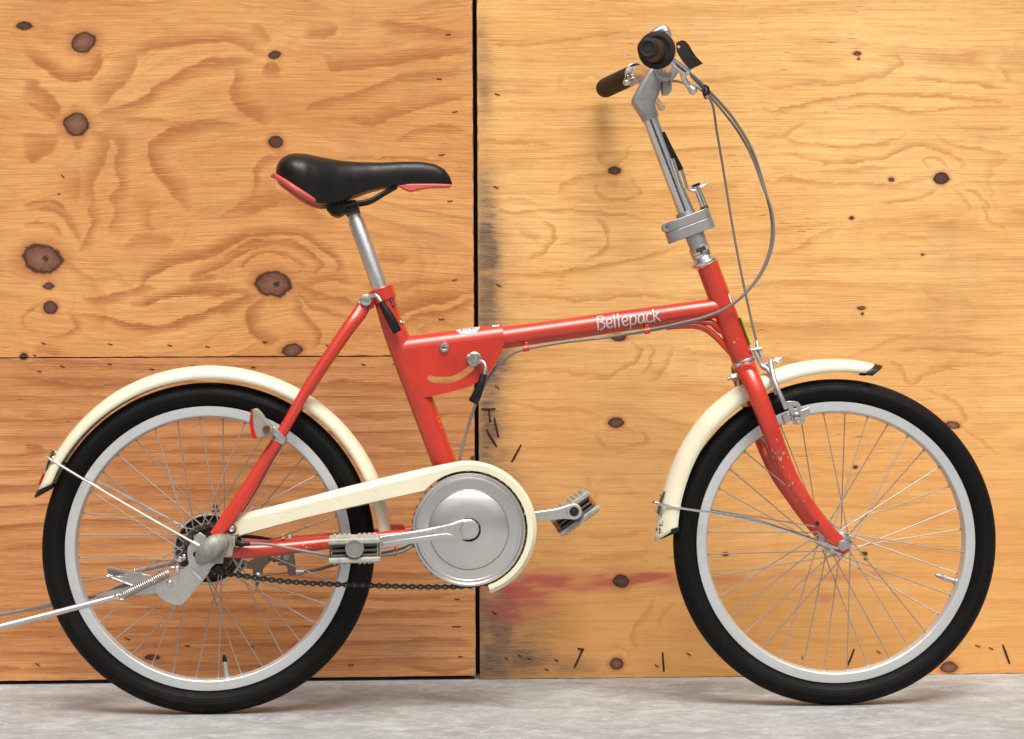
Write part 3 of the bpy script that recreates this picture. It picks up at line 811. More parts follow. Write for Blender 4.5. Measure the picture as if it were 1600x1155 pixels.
# ---------- wheels
def wheel(cx, cy, rout, rrim, valve_deg, off_deg, fl, hubs, name_label, rear=False):
    C = F(cx, cy)
    k = (C - CAM).dot(VF) / (D * 1000)        # metres per photo pixel at this depth
    Ro, Rr = rout * k, rrim * k
    C.z = Ro                                    # the tyre stands on the ground
    hw = .012
    rm = MB()
    prof = [(-hw, Rr), (-hw * 1.02, Rr - .001), (-hw, Rr - .0138), (-hw * .93, Rr - .0150), (-hw * .60, Rr - .0172), (0, Rr - .0182),
            (hw * .60, Rr - .0172), (hw * .93, Rr - .0150), (hw, Rr - .0138), (hw * 1.02, Rr - .001), (hw, Rr), (hw * .8, Rr + .0005), (hw * .7, Rr - .006), (-hw * .7, Rr - .006), (-hw * .8, Rr + .0005)]
    rm.lathe(C, NN, prof, 120, closed=True)
    wh = rm.build('wheel', 'rim_alloy', bike, label=name_label, ang=25)
    # tyre
    ty = MB(); n = 28; cr = (Ro + Rr) / 2 - .001; hh = (Ro - Rr) / 2 + .001
    pr = []
    for i in range(n):
        a = 2 * PI * i / n
        ca, sa = math.cos(a), math.sin(a)
        r = cr - hh * ca
        lat = .0215 * sa * (1 - .30 * max(0, ca) ** 2)
        pr.append((-lat, r))
    ty.lathe(C, NN, pr, 160, closed=True, uv=True)
    ty.build('tyre', 'tyre_rubber', wh, ang=60)
    # spokes
    sp = MB()
    L1 = 1.0
    rb = Rr - .0176
    proto = None
    fr, lat = fl
    for i in range(36):
        th = R(off_deg + 10 * i)
        side = 1 if i % 2 else -1
        j = i // 2
        dr = 1 if j % 2 else -1
        hub_th = th + dr * R(62) 
        e = lambda a: DX * math.cos(a) + UP * math.sin(a)
        p_out = C + e(th) * rb + NN * (side * .003)
        inout = .0022 if dr > 0 else -.0022
        p_in = C + e(hub_th) * fr + NN * (side * lat + inout)
        v = p_in - p_out
        L = v.length
        if proto is None:
            b = MB()
            ax = Vector((0, 0, 1))
            b.lathe((0, 0, 0), ax, [(-.003, 0), (-.003, .0022), (.0, .0022), (.0105, .0019), (.0115, .0010), (.02, .00098), (1 - .02, .00098), (1, .00098), (1, 0)], 7)
            proto = b.build('spoke', 'spoke_steel', None)
            so = proto
        else:
            so = proto.copy(); COL.objects.link(so)
        z = v.normalized(); x = z.orthogonal().normalized(); y = z.cross(x)
        mm = Matrix.Identity(4)
        for q_ in range(3):
            mm[q_][0] = x[q_]; mm[q_][1] = y[q_]; mm[q_][2] = z[q_]; mm[q_][3] = p_out[q_]
        # spokes share one mesh of unit length: only the shaft is stretched
        so.parent = wh
        so.matrix_local = mm @ Matrix.Diagonal((1, 1, L, 1))
    # hub
    h = MB()
    if rear:
        h.lathe(C - NN * .030, NN, [(0, .012), (0, .026), (.004, .026), (.006, .019), (.030, .017), (.054, .019), (.056, .027), (.060, .027), (.060, .012)], 32)
    else:
        h.lathe(C - NN * .036, NN, [(0, .006), (0, .010), (.004, .0195), (.006, .0205), (.008, .0205), (.011, .012), (.030, .0095), (.042, .0095), (.061, .012), (.064, .0205), (.066, .0205), (.068, .0195), (.072, .010), (.072, .006)], 32)
    h.build('hub', 'steel', wh)
    # valve
    va = R(valve_deg); e = DX * math.cos(va) + UP * math.sin(va)
    vb = MB()
    p = C + e * (Rr - .017)
    vb.lathe(p, -e, [(0, .0058), (.003, .0058), (.004, .0042), (.019, .0040), (.020, .0050), (.0225, .0050), (.0235, .0034), (.025, .0034)], 14)
    vo = vb.build('valve', 'zinc', wh)
    cb = MB(); cb.lathe(p - e * .0245, -e, [(0, .0034), (.002, .0037), (.0085, .0030), (.0105, .0020), (.011, 0)], 12)
    cb.build('valve_cap', 'black_plastic' if rear else 'cast', wh)
    return C, wh, k
CF, wf, kf = wheel(1304.5, 848, 254.3, 219, -18.5, 5, (.0185, .033), 0, None)
CR, wr, kr = wheel(327, 857.5, 258.3, 221.5, -82.5, 3.8, (.024, .028), 0, None, rear=True)

# ---------- mudguards
def fender(C, rin, rout, a0, a1, slant0, slant1, hw, mat, n=70, sec=11, power=.8):
    """rin/rout: functions of the angle (degrees); slant: crown runs further than the edges"""
    b = MB(); vs = []; fs = []
    for i in range(n + 1):
        for j in range(sec):
            t = -1 + 2 * j / (sec - 1)
            cr = math.cos(t * PI / 2) ** power if abs(t) < 1 else 0
            s0 = a0 - slant0 * (cr); s1 = a1 + slant1 * (cr)
            a = s0 + (s1 - s0) * i / n
            ri, ro = rin(a), rout(a)
            r = ri + (ro - ri) * cr
            lat = hw * math.sin(t * PI / 2)
            ar = R(a)
            vs.append(C + (DX * math.cos(ar) + UP * math.sin(ar)) * r + NN * lat)
    for i in range(n):
        for j in range(sec - 1):
            q0 = i * sec + j
            fs.append((q0, q0 + 1, q0 + sec + 1, q0 + sec))
    b.add(vs, fs)
    return b
rk = lambda f, k: (lambda a: f(a) * k)
rr_in = lambda a: np.interp(a, [0, 60, 90, 120, 150, 165], [266, 264.5, 263.5, 262.5, 262, 259])
rr_out = lambda a: np.interp(a, [0, 20, 60, 90, 120, 145, 158, 165], [287, 286, 285.5, 285.5, 284, 280, 279, 282])
fm = fender(CR, rk(rr_in, kr), rk(rr_out, kr), 3, 156.5, 0, 5.0, .027, 'cream_paint')
rear_f = fm.build('mudguard', 'cream_paint', bike, solid=.001, ang=60)
fl_ = fender(CR, rk(lambda a: rr_in(a) - 2, kr), rk(lambda a: rr_out(a) + 1, kr), 156.3, 157.6, -4.6, 5.6, .028, 'black_plastic', n=3)
fl_.build('mud_flap', 'black_plastic', rear_f, solid=.003, bevel=.0006)
rf_in = lambda a: np.interp(a, [70, 82, 95, 110, 140, 160, 180], [270.5, 266.5, 264.5, 262.5, 260, 254, 250])
rf_out = lambda a: np.interp(a, [70, 90, 110, 135, 150, 160, 170, 180], [284.5, 286, 287, 289, 285, 282.5, 282, 284])
fm = fender(CF, rk(rf_in, kf), rk(rf_out, kf), 80.3, 174.0, 3.6, 5.2, .0255, 'cream_paint')
front_f = fm.build('mudguard', 'cream_paint', bike, solid=.001, ang=60)
fl_ = fender(CF, rk(lambda a: rf_in(a) - 3, kf), rk(lambda a: rf_out(a) + .5, kf), 78.0, 80.5, 3.4, -3.3, .0275, 'black_plastic', n=3)
fl_.build('mud_flap', 'black_plastic', front_f, solid=.003, bevel=.0006)
fl_ = fender(CF, rk(lambda a: rf_in(a) - 2, kf), rk(lambda a: rf_out(a) - 3, kf), 173.6, 175.4, -2.6, 3.4, .026, 'black_plastic', n=3)
fl_.build('mud_flap', 'black_plastic', front_f, solid=.003, bevel=.0006)
def hexbolt(c, ax, r, h, name, mat, par, n=6, washer=True):
    b = MB()
    if washer: b.lathe(c, ax, [(0, 0), (0, r * 1.35), (h * .3, r * 1.35), (h * .3, 0)], 20)
    b.lathe(Vector(c) + Vector(ax) * (h * .3), ax, [(0, 0), (0, r), (h * .8, r), (h, r * .8), (h, 0)], n)
    return b.build(name, mat, par, flat=(n == 6))
# stays of the mudguards
def stays(par, anchor, mid, end, r, s0, s1, endflat=True):
    for sg in (1, -1):
        a = F(anchor[0], anchor[1], 0); b = MB()
        # mirror about the middle plane: build the right one in place, the left one opposite
        pts = [F(anchor[0] , anchor[1], s0 * .75), F(*mid, (s0 + s1) / 2), F(*end, s1)]
        pts = [F(anchor[0] - 1, anchor[1] - 1, s0 * .6)] + pts
        if sg < 0:
            pts = [p - NN * (2 * p.dot(NN)) for p in pts]
        b.tube(cat(pts, 6), r, 8)
        b.build('stay', 'chrome', par)
stays(rear_f, (81, 719), (190, 784), (320, 858), .0022, .030, .074)
stays(front_f, (1037, 789.5), (1180, 815), (1310, 857), .0021, .030, .060)
for fx, fy, par in ((84, 707, rear_f), (74, 729, rear_f), (1034, 773, front_f), (1028, 797, front_f)):
    c = F(fx + 3, fy + 1, .004)
    ctr = CR if par is rear_f else CF
    ax = (F(fx, fy) - ctr).normalized()
    hexbolt(c, ax, .0032, .005, 'mudguard_bolt', 'zinc', par)
for (x0, y0, x1, y1, par) in ((82, 704, 72, 735, rear_f), (1036, 768, 1027, 802, front_f)):
    b = MB(); b.tube(FP([(x0 + 2, y0), ((x0 + x1) / 2, (y0 + y1) / 2), (x1 + 1, y1)], .004), .0018, 6, flat=.011)
    b.build('stay_bracket', 'dull_metal', par)
b = MB(); b.tube(FP([(70, 739), (65, 750), (62.5, 757)], .0), .0022, 8, flat=.014)
b.build('red_reflector_strip', 'reflector_red', rear_f, label='red reflector strip')

# ---------- frame tubes
b = MB(); b.tube(FP([(1104, 411), (1161, 563)]), .0178, 28)
head = b.build('head_tube', 'red_paint', bike)
b = MB(); b.tube(FP([(700, 540), (785, 528.5), (1134, 479.5)]), [.0150, .0172, .0160], 28)
top = b.build('top_tube', 'red_paint', bike)
b = MB()
b.tube(cat(FP([(1040, 511), (1068, 509), (1095, 511), (1117, 525), (1143, 552)]), 6), .0052, 14, flat=.0048)
b.tube(cat(FP([(1080, 501), (1100, 503), (1113, 505), (1122, 514), (1134, 520)]), 5), .0055, 10, flat=.006)
b.build('gusset_strut', 'red_paint', bike)
b = MB()
b.tube(FP([(599, 461), (609, 498), (618, 521), (630, 552), (733, 827)]), [.0165, .0165, .0185, .0192, .0192], 28)
seat_t = b.build('seat_tube', 'red_paint', bike)
b = MB(); b.lathe(F(733, 827.5, -.034), NN, [(0, 0), (0, .021), (.068, .021), (.068, 0)], 28)
b.build('bottom_bracket', 'red_paint', bike, bevel=.001)
# collar with its clamp ears and quick release
ax = (F(594.5, 450) - F(602, 471)).normalized()
b = MB()
b.lathe(F(601.5, 470.5), ax, [(0, .0162), (0, .0185), (.001, .0195), (.0205, .0195), (.0215, .0185), (.0215, .0130)], 30)
b.plate([(583, 458), (566, 462), (562, 478), (569, 488), (585, 480)], -.016, .016)
collar = b.build('seat_collar', 'red_paint', bike, bevel=.0012)
b = MB()
b.disc(F(571.5, 469, .016), .0093, .010, axis=NN, bev=.0018)
b.tube(FP([(560.5, 474, .018), (571, 469, .018)]), .0035, 10)
b.tube(cat(FP([(573, 465, .022), (582, 462, .024), (589, 463, .027), (594, 470, .030), (598, 477, .031)]), 5), .0035, 10)
ql = b.build('quick_release_lever', 'steel', bike)
b = MB()
b.tube(cat(FP([(595, 472, .031), (604, 487, .033), (613, 503, .034), (621, 519, .032)]), 5), [.0042, .0062, .0075, .0078, .0070], 12, flat=[.004, .0045, .005, .0045, .003])
b.build('lever_sleeve', 'black_plastic', ql, ang=60)
b = MB(); b.plate([(609.5, 465.5), (612.5, 465), (617, 477), (615, 479.5)], .010, .0166)
b.build('tube_slot', 'dark_hole', bike)
b = MB(); b.plate([(610.3, 467), (611.6, 466.6), (615.5, 477), (614.3, 478)], .010, .0170)
b.build('slot_edge', 'steel', bike)
for s_ in (1, -1):
    pts = [(572, 474, .014), (562, 492, .022), (549, 510, .032), (484, 600, .044), (441, 676, .055), (405, 724, .060), (380, 766, .064), (353, 808, .066), (333, 838, .066)]
    pts = [(571, 472, .013), (561, 490, .019), (543, 514, .027), (484, 601, .040), (441, 676, .051), (412, 722, .056), (386, 766, .060), (358, 808, .064), (336, 838, .066)]
    P = FP(pts)
    if s_ < 0: P = [p - NN * (2 * p.dot(NN)) for p in P]
    b = MB(); b.tube(cat(P, 6), [.0100, .0110, .0100, .0086, .0086, .0092, .0108, .0112, .0095], 16, flat=[.004, .006, .0080, .0082, .0082, .008, .007, .0045, .003])
    b.build('seat_stay', 'red_paint', bike)
    P = FP([(352, 862, .064), (385, 862, .060), (430, 858, .054), (520, 848, .042), (620, 837, .034), (715, 828, .026)])
    if s_ < 0: P = [p - NN * (2 * p.dot(NN)) for p in P]
    b = MB(); b.tube(cat(P, 6), [.0095, .0105, .0105, .0095, .0085, .0085], 16, flat=[.003, .006, .0085, .009, .009, .009])
    b.build('chain_stay', 'red_paint', bike)
b = MB()
b.plate([(605, 829), (609, 820), (630, 820), (634, 829)], -.012, .012)
b.build('stay_bridge', 'red_paint', bike, bevel=.001)
for x in (442, 452.5):
    b = MB(); b.lathe(F(x, 841, -.045), UP, [(-.001, 0), (-.001, .0022), (.006, .0022), (.006, 0)], 10)
    b.build('bracket_pin', 'white_sticker', bike)
# cable hook under the stay
b = MB(); b.tube(cat(FP([(617, 848, .045), (619, 856, .05), (619, 863, .052), (617, 868, .050), (615, 862, .046)]), 4), .0016, 8)
b.build('cable_hook', 'red_paint', bike)

# ---------- folding joint housing
PL = Z4([(455,560),(452,545),(462,522),(500,478),(640,462),(860,430),(1100,402),(1222,392),(1238,420),(1243,480),(1240,540),(1222,600),(1180,690),(1110,780),(1050,840),(960,880),(800,925),(680,951),(592,966),(572,905),(520,760)])
SL = Z4([(640,800),(655,785),(700,796),(760,800),(820,796),(860,785),(905,760),(940,735),(965,712),(1000,715),(1015,735),(980,765),(940,793),(900,818),(850,842),(800,853),(750,853),(690,845),(650,828)])
AXL, AXR = (629, 546), (786, 526)
b = MB()
r_h = .0195
axd = (F(*AXR) - F(*AXL)).normalized()
up2 = NN.cross(axd).normalized()
if up2.z < 0: up2 = -up2
# rounded back: half a tube over the top
sec = 15; vs = []; fs = []
c0, c1 = F(*AXL), F(*AXR)
for k_, c in ((0, c0), (1, c0.lerp(c1, .5)), (2, c1)):
    for rad in (r_h, r_h - .0022):
        for j in range(sec):
            th = PI * j / (sec - 1)
            vs.append(c + NN * (math.cos(th) * rad) + up2 * (math.sin(th) * rad))
for k_ in range(2):
    for j in range(sec - 1):
        a_ = k_ * 2 * sec + j
        fs.append((a_, a_ + 1, a_ + 1 + 2 * sec, a_ + 2 * sec))
        a_ += sec
        fs.append((a_, a_ + 2 * sec, a_ + 1 + 2 * sec, a_ + 1))
for k_ in (0, 2):
    for j in range(sec - 1):
        a_ = k_ * 2 * sec + j
        fs.append((a_, a_ + sec, a_ + sec + 1, a_ + 1))
b.add(vs, fs)
# side plates hang from the axis line down
def below(pl):
    ax0, ay0 = AXL; ax1, ay1 = AXR
    yl = lambda x: ay0 + (ay1 - ay0) * (x - ax0) / (ax1 - ax0)
    return [(x, max(y, yl(x) + 0)) for x, y in pl]
plc = [p for p in below(PL)]
kp = Z4([(455,585)])[0:1] + [AXL, AXR] + Z4([(1243,500),(1240,545),(1222,605),(1195,665),(1155,730),(1110,780),(1050,835),(960,880),(800,925),(680,951),(592,966),(572,905),(535,800),(490,680)])
for s0_, s1_ in ((r_h - .0022, r_h), (-r_h, -r_h + .0022)):
    lp = [F(x, y, s1_) for x, y in kp]
    lp[1] = c0 + NN * s1_; lp[2] = c1 + NN * s1_
    lp[0] = c0 + NN * s1_ - up2 * .008 
    b.prism(lp, NN * (s0_ - s1_), [[F(x, y, s1_) for x, y in SL]])
hous = b.build('folding_joint_housing', 'red_paint', bike, ang=50)
b = MB(); b.lathe(F(693, 543.5, r_h - .001), NN, [(0, 0), (0, .0112), (.0012, .0108), (.0018, .009), (.0018, 0)], 28)
b.build('pivot_boss', 'red_paint', bike)
b = MB(); b.lathe(F(693, 543.5, -.022), NN, [(0, .0075), (.042, .0078), (.0445, .0078), (.0462, .0068), (.0466, .0052), (.0458, .0030), (.0440, .0022), (.0440, 0)], 28)
b.build('pivot_rivet', 'steel', bike)
b = MB(); b.disc(F(693, 544, .0220), .0016, .0006)
b.build('rivet_hole', 'dark_hole', bike)
b = MB()
b.lathe(F(741, 561, .0185), NN, [(0, 0), (0, .0112), (.004, .0112), (.0045, .0098), (.0052, .0098), (.012, .0092), (.0132, .0080), (.0132, 0)], 28)
b.tube(FP([(730, 556, .026), (738, 560, .026)]), .0042, 10)
b.tube(cat(FP([(744, 568, .026), (753, 565, .030), (758, 571, .033), (758, 580, .035), (755, 588, .036)]), 5), .0033, 10)
ql = b.build('quick_release_lever', 'steel', bike)
b = MB()
b.tube(cat(FP([(756, 585, .036), (751, 602, .038), (745, 617, .038), (739, 629, .036)]), 5), [.0055, .0060, .0075, .0078], 12, flat=[.0045, .005, .005, .0035])
b.build('lever_sleeve', 'black_plastic', ql, ang=60)

# ---------- headset, lower and upper
axh = (F(1104, 411) - F(1161, 563)).normalized()
b = MB(); b.lathe(F(1163.5, 570), axh, [(0, .0165), (.0005, .0192), (.003, .0198), (.0065, .0198), (.0085, .0190), (.0095, .0150)], 36)
b.build('headset_cup', 'chrome', bike)
b = MB(); b.lathe(F(1101.5, 413), axh, [(-.004, .0165), (-.002, .0185), (0.001, .0218), (.003, .0222), (.0048, .0214), (.008, .0172), (.012, .0155), (.013, .0162), (.0165, .0162), (.017, .0148), (.018, .0165), (.021, .0165)], 36)
b.build('headset_cup', 'chrome', bike)
b = MB(); b.lathe(F(1095.5, 395.5), axh, [(0, 0), (0, .0162), (.001, .0168), (.0085, .0168), (.0095, .0160), (.0095, 0)], 6)
b.build('headset_locknut', 'chrome', bike, bevel=.0006, flat=True)
b = MB(); b.lathe(F(1093, 388), axh, [(0, .0145), (.001, .0160), (.003, .0160), (.004, .0148), (.006, .0150), (.012, .0150), (.030, .0158), (.034, .0158)], 32)
b.build('stem_base', 'cast', bike)
# hinged clamp: two layers of a long rounded block
u_h = NN.cross(axh).normalized()
if u_h.x < 0: u_h = -u_h
def hull2(c, r1, c2, r2, n=14):
    out = []
    for i in range(n + 1):
        a = PI / 2 + PI * i / n
        out.append(c + u_h * (math.cos(a) * r1) + NN * (math.sin(a) * r1))
    for i in range(n + 1):
        a = -PI / 2 + PI * i / n
        out.append(c2 + u_h * (math.cos(a) * r2) + NN * (math.sin(a) * r2))
    return out
b = MB()
base = F(1080.5, 368.5)
b.prism(hull2(base - u_h * .017, .0215, base + u_h * .024, .0165), axh * .0170)
clampo = b.build('stem_hinge_clamp', 'cast', bike, bevel=.0010)
b = MB()
base2 = base + axh * .0172
b.prism(hull2(base2 - u_h * .017, .0210, base2 + u_h * .024, .0165), axh * .0150)
b.build('stem_hinge_clamp', 'cast', bike, bevel=.0012)
b = MB(); b.lathe(F(1041.5, 356, 0), NN, [(-.010, 0), (-.010, .0075), (.013, .0075), (.013, .0035), (.009, .0035), (.009, 0)], 20)
b.build('hinge_pin', 'cast', bike, bevel=.0006)
b = MB()
b.tube(FP([(1076, 347), (1070, 331)]), [.0175, .0150], 28)
b.build('mast_collar', 'cast', bike)
# mast
b = MB(); b.tube(FP([(1077, 348), (1012, 175)]), .0124, 32)
b.build('stem_mast', 'chrome', bike)
# latch lever
b = MB()
b.tube(cat(FP([(1064, 262, .004), (1070, 281, .003), (1074, 292, .003), (1081, 298, .004), (1090, 297, .004)]), 5), .0027, 10)
b.tube(FP([(1050, 248, .013), (1063, 290, .010), (1081, 332, .006)]), [.0035, .0048, .0052], 12)
lt = b.build('latch_lever', 'chrome', bike)
b = MB(); b.tube(FP([(1035, 207, .006), (1048, 236, .006), (1063.5, 266, .005)]), [.0040, .0052, .0054], 12, flat=.0045)
b.build('lever_sleeve', 'black_plastic', lt)
b = MB(); b.tube(FP([(1088, 291, .002), (1101.5, 326, .002)]), .0062, 20)
b.tube(FP([(1092, 293, .004), (1103.5, 289, .004)]), .0024, 8); b.ball(F(1104, 289, .004), .0032)
pin_ = b.build('latch_post', 'chrome', bike)
b = MB(); b.tube(FP([(1086.8, 287.6, .002), (1088.2, 291.2, .002)]), .0070, 20)
b.build('post_cap', 'black_plastic', pin_, bevel=.0005)
b = MB(); b.tube(FP([(1100, 322.5, .002), (1101.6, 327, .002)]), .0068, 20)
b.build('post_seal', 'bolt_rust', pin_)

# ---------- stem head and handlebar
b = MB()
b.tube(FP([(1017, 187), (1015.5, 183), (1009, 166), (1008, 158)]), [.0132, .0141, .0148, .0140], 26)
bc = MB(); bc.lathe(F(1036, 113, -.019), NN, [(0, .012), (0, .0185), (.001, .0195), (.037, .0195), (.038, .0185), (.038, .012)], 30)
sh = b.build('stem_head', 'cast', bike, ang=50)
bc.build('bar_clamp', 'cast', sh, ang=50)
b = MB()
b.plate([(1003.5, 183), (996.5, 172), (988.5, 159), (989, 153), (1000, 132), (1011, 112), (1018, 103), (1030, 98), (1044, 100), (1050, 112), (1046, 124), (1035, 127), (1031, 134), (1031, 146), (1026, 156), (1024, 165), (1027, 176), (1014, 181)], -.0145, .0145)
b.build('stem_casting', 'cast', sh, bevel=.0110, seg=5)
b = MB()
b.plate([(1034, 116), (1049, 116), (1050, 142), (1046, 147), (1036, 147), (1035, 133)], -.013, .013)
b.build('clamp_ear', 'cast', bike, bevel=.002)
b = MB()
b.plate([(1024, 122), (1033, 122), (1033, 141), (1027, 147), (1020, 140)], -.012, .012)
b.build('clamp_ear', 'cast', bike, bevel=.002)
hb = [(1012, 75.5, .262), (1018, 78, .19), (1024, 80, .14), (1034, 90, .095), (1038, 103, .05), (1036, 113, 0), (1031, 117, -.05), (1014, 112, -.095), (994, 115, -.145), (966, 128, -.22), (944, 138.5, -.293)]
HB = cat(FP(hb), 8)
b = MB(); b.tube(HB, .0122, 24, ref=UP)
b.build('handlebar', 'chrome', bike)
# far grip
b = MB(); gp = cat(FP([(990, 117, -.155), (966, 128, -.222), (944, 138.5, -.295)]), 8)
b.tube(gp, [.0165] * (len(gp) - 1) + [.0150], 26, ref=UP)
b.build('grip', 'grip_rubber', bike, bevel=.0015, label='dark rubber grip on the far side')
b = MB()
ct = (HB[8 * 8 + 1] - HB[8 * 8 - 1]).normalized()
cc = F(993, 115.5, -.148)
b.lathe(cc, ct, [(-.0022, .0135), (-.0028, .0180), (.0028, .0180), (.0022, .0135)], 28)
b.tube(FP([(981, 118, -.138), (978.5, 129, -.14)]), .0042, 8); b.ball(F(978.5, 129, -.14), .0055)
b.build('lever_clamp', 'chrome', bike, bevel=.0006)
b = MB()
b.tube(cat(FP([(986, 133, -.136), (1000, 122, -.118), (1012, 120, -.105), (1022, 126, -.095)]), 4), .0042, 8)
b.tube(cat(FP([(992, 124, -.130), (1006, 132, -.12), (1018, 146, -.115), (1027, 158, -.125), (1033, 168, -.14)]), 5), [.0035, .004, .0045, .0055], 10)
b.ball(F(1033.5, 168, -.14), .0062)
b.build('brake_lever', 'alloy', bike)
# near grip, end on to the viewer
b = MB()
e0, e1 = F(1012, 75.5, .264), F(1022, 79, .165)
axg = (e0 - e1).normalized(); Lg = (e0 - e1).length
b.lathe(e1, axg, [(0, .012), (0, .0180), (Lg * .35, .0172), (Lg * .55, .0160), (Lg * .8, .0158), (Lg - .010, .0162), (Lg - .003, .0155), (Lg - .0008, .0135), (Lg, .0110), (Lg - .0010, .0095), (Lg - .0010, 0)], 34)
b.lathe(e1 + axg * (Lg - .0012), axg, [(0, .0060), (.0006, .0058), (.0006, .0045), (0, .0042)], 20)
b.build('grip', 'grip_rubber', bike, label='dark rubber grip pointing at the viewer', ang=50)
b = MB()
d1 = F(1027, 79, .158)
pr = [(0, .012), (0, .0255), (.003, .0272), (.010, .0278)]
b.lathe(d1, axg, pr + [(.013, .0272), (.0145, .0255), (.0150, .0205), (.0135, .0195), (.0135, .012)], 48)
b.build('twist_shifter', 'grip_rubber', bike, ang=50)
b = MB()
for i in range(60):
    a = 2 * PI * i / 60
    e_ = DX * math.cos(a) + UP * math.sin(a)
    e_ = (e_ - axg * e_.dot(axg)).normalized(); t_ = axg.cross(e_)
    b.box(d1 + axg * .0065 + e_ * .0276, axg * .0045, e_ * .0007, t_ * .0008)
b.build('shifter_ribs', 'grip_rubber', bike, flat=True)
b = MB()
b.lathe(F(1026, 78, .142), axg, [(-.014, .013), (-.014, .018), (-.010, .0215), (.002, .0225), (.006, .0205), (.010, .013)], 36)
b.ball(F(1039, 49.5, .140), .0085, .008, .0065)
b.tube(cat(FP([(1012, 62, .14), (1024, 51, .14), (1038, 46.5, .14), (1046, 58, .14)]), 5), [.004, .006, .0075, .005], 12)
b.build('lever_clamp', 'alloy', bike, ang=50)
b = MB()
b.tube(cat(FP([(1044, 88, .125), (1054, 102, .120), (1066, 112, .112), (1069, 124, .105), (1076, 134, .10), (1082, 141, .10)]), 6), [.0045, .0048, .0050, .0044, .0048, .0062], 12)
b.ball(F(1082.5, 141.5, .10), .0070, .006, .0070)
b.build('brake_lever', 'alloy', bike, ang=60)
b = MB()
b.tube(FP([(1046, 91, .118), (1056, 99, .116), (1077, 114, .112)]), [.0052, .0052, .0046], 14)
b.build('cable_barrel', 'chrome', bike)
b = MB(); b.tube(FP([(1048, 95, .125), (1072, 112.5, .120)]), .0013, 6)
b.build('cable_slot', 'dark_hole', bike)

# ---------- cables
def cable(pts, r=.0025, name='cable', mat='cable_housing', par=bike, n=8):
    b = MB(); b.tube(cat(FP(pts), n), r, 10)
    return b.build(name, mat, par)
cable([(1076, 113, .112), (1092, 126, .10), (1104, 139, .09), (1122, 157, .075), (1147, 187, .06), (1174, 232, .045), (1192, 285, .03), (1205.5, 340, .03), (1204, 385, .035), (1190, 424, .035), (1166, 457, .032), (1136, 481, .030), (1100, 496, .024), (1062, 506.5, .022), (1011, 517.5, .020), (930, 529, .020), (880, 535, .020), (824, 545, .020), (800, 553, .018), (779, 570, .012), (760, 597, .008), (747, 622, .010), (735, 655, .012), (725, 690, .014), (717, 728, .014), (714, 780, 0)], .0024)
cable([(1080, 119, .108), (1096, 136, .09), (1108, 149, .075), (1128, 172, .06), (1152, 204, .05), (1174, 243, .042), (1191, 288, .035), (1207, 334, .036), (1208, 378, .04), (1194, 420, .038), (1170, 453, .034), (1140, 478, .031), (1106, 494, .026), (1062, 505, .026), (1011, 516, .022), (930, 530, .021)], .0020)
cable([(1046, 127, .02), (1056, 127, .01), (1066, 129, .0), (1090, 137, .02), (1105, 150, .05), (1114, 166, .05), (1120, 205, .035), (1131, 270, .02), (1144, 350, .012), (1157, 420, .008), (1170, 482, .006), (1182, 534, .006)], .0020)
b = MB()
b.tube(cat(FP([(1101, 133, .10), (1107, 138, .10), (1104, 146, .10), (1096, 141, .10)]), 5), .0018, 8)
b.tube(cat(FP([(1100, 150, .085), (1109, 144, .09), (1103, 139, .09), (1099, 146, .085), (1103, 155, .08)]), 5), .0014, 8)
b.build('cable_tie', 'black_plastic', bike)
for cx, cy in ((822, 544.5), (1011, 517)):
    b = MB(); b.tube(FP([(cx - 4.6, cy + .8, .020), (cx + 4.6, cy - .8, .020)]), .0050, 12)
    b.plate([(cx - 3, cy - 9), (cx + 3, cy - 10), (cx + 3, cy), (cx - 3, cy)], .008, .0200)
    b.build('cable_clip', 'red_paint', bike, bevel=.0006)
cable([(388, 849.5, .074), (420, 851, .076), (452, 857, .076), (490, 864, .074), (520, 869, .068), (560, 872, .060), (598, 868, .055), (625, 863, .050), (645, 853, .045), (660, 840, .03)], .0024)
cable([(596, 862, .045), (615, 858, .045), (635, 852, .042), (655, 844, .03)], .0024)
b = MB(); b.tube(cat(FP([(366, 848.5, .072), (372, 849.5, .073), (377, 850, .074), (383, 849.5, .074), (391, 849.8, .074)]), 4), [.0035, .0048, .0052, .0042, .0030], 12)
b.build('cable_boot', 'black_plastic', bike)

# ---------- fork
bl = [(1166, 572, .030), (1173, 590, .042), (1184, 617, .050), (1203, 668, .052), (1217, 706, .052), (1234, 745, .052), (1256, 780, .052), (1281, 815, .052), (1301, 838, .052), (1314, 853, .052)]
for s_ in (1, -1):
    P = FP(bl)
    if s_ < 0: P = [p - NN * (2 * p.dot(NN)) for p in P]
    b = MB(); b.tube(cat(P, 6), [.0150, .0150, .0150, .0148, .0142, .0128, .0112, .0108, .0110, .0095], 20, flat=[.010, .012, .013, .0125, .012, .011, .010, .007, .004, .003])
    if s_ > 0: fork = b.build('fork_blade', 'red_paint', bike)
    else: b.build('fork_blade', 'red_paint', bike)
b = MB()
b.tube(FP([(1164, 574), (1169, 588)]), [.0170, .0185], 22)
b.tube([F(1170, 582, .048), F(1170, 582, .0), F(1170, 582, 0) - NN * .048], [.0125, .0160, .0125], 20)
b.build('fork_crown', 'red_paint', bike, ang=50)
for s0_, s1_ in ((.0485, .0525), (-.0525, -.0485)):
    b = MB(); b.plate([(1291, 836), (1303, 826), (1315, 836), (1324, 849), (1328, 860), (1319, 867), (1306, 862), (1296, 850)], s0_, s1_)
    b.build('fork_dropout', 'red_paint', bike, bevel=.0012)
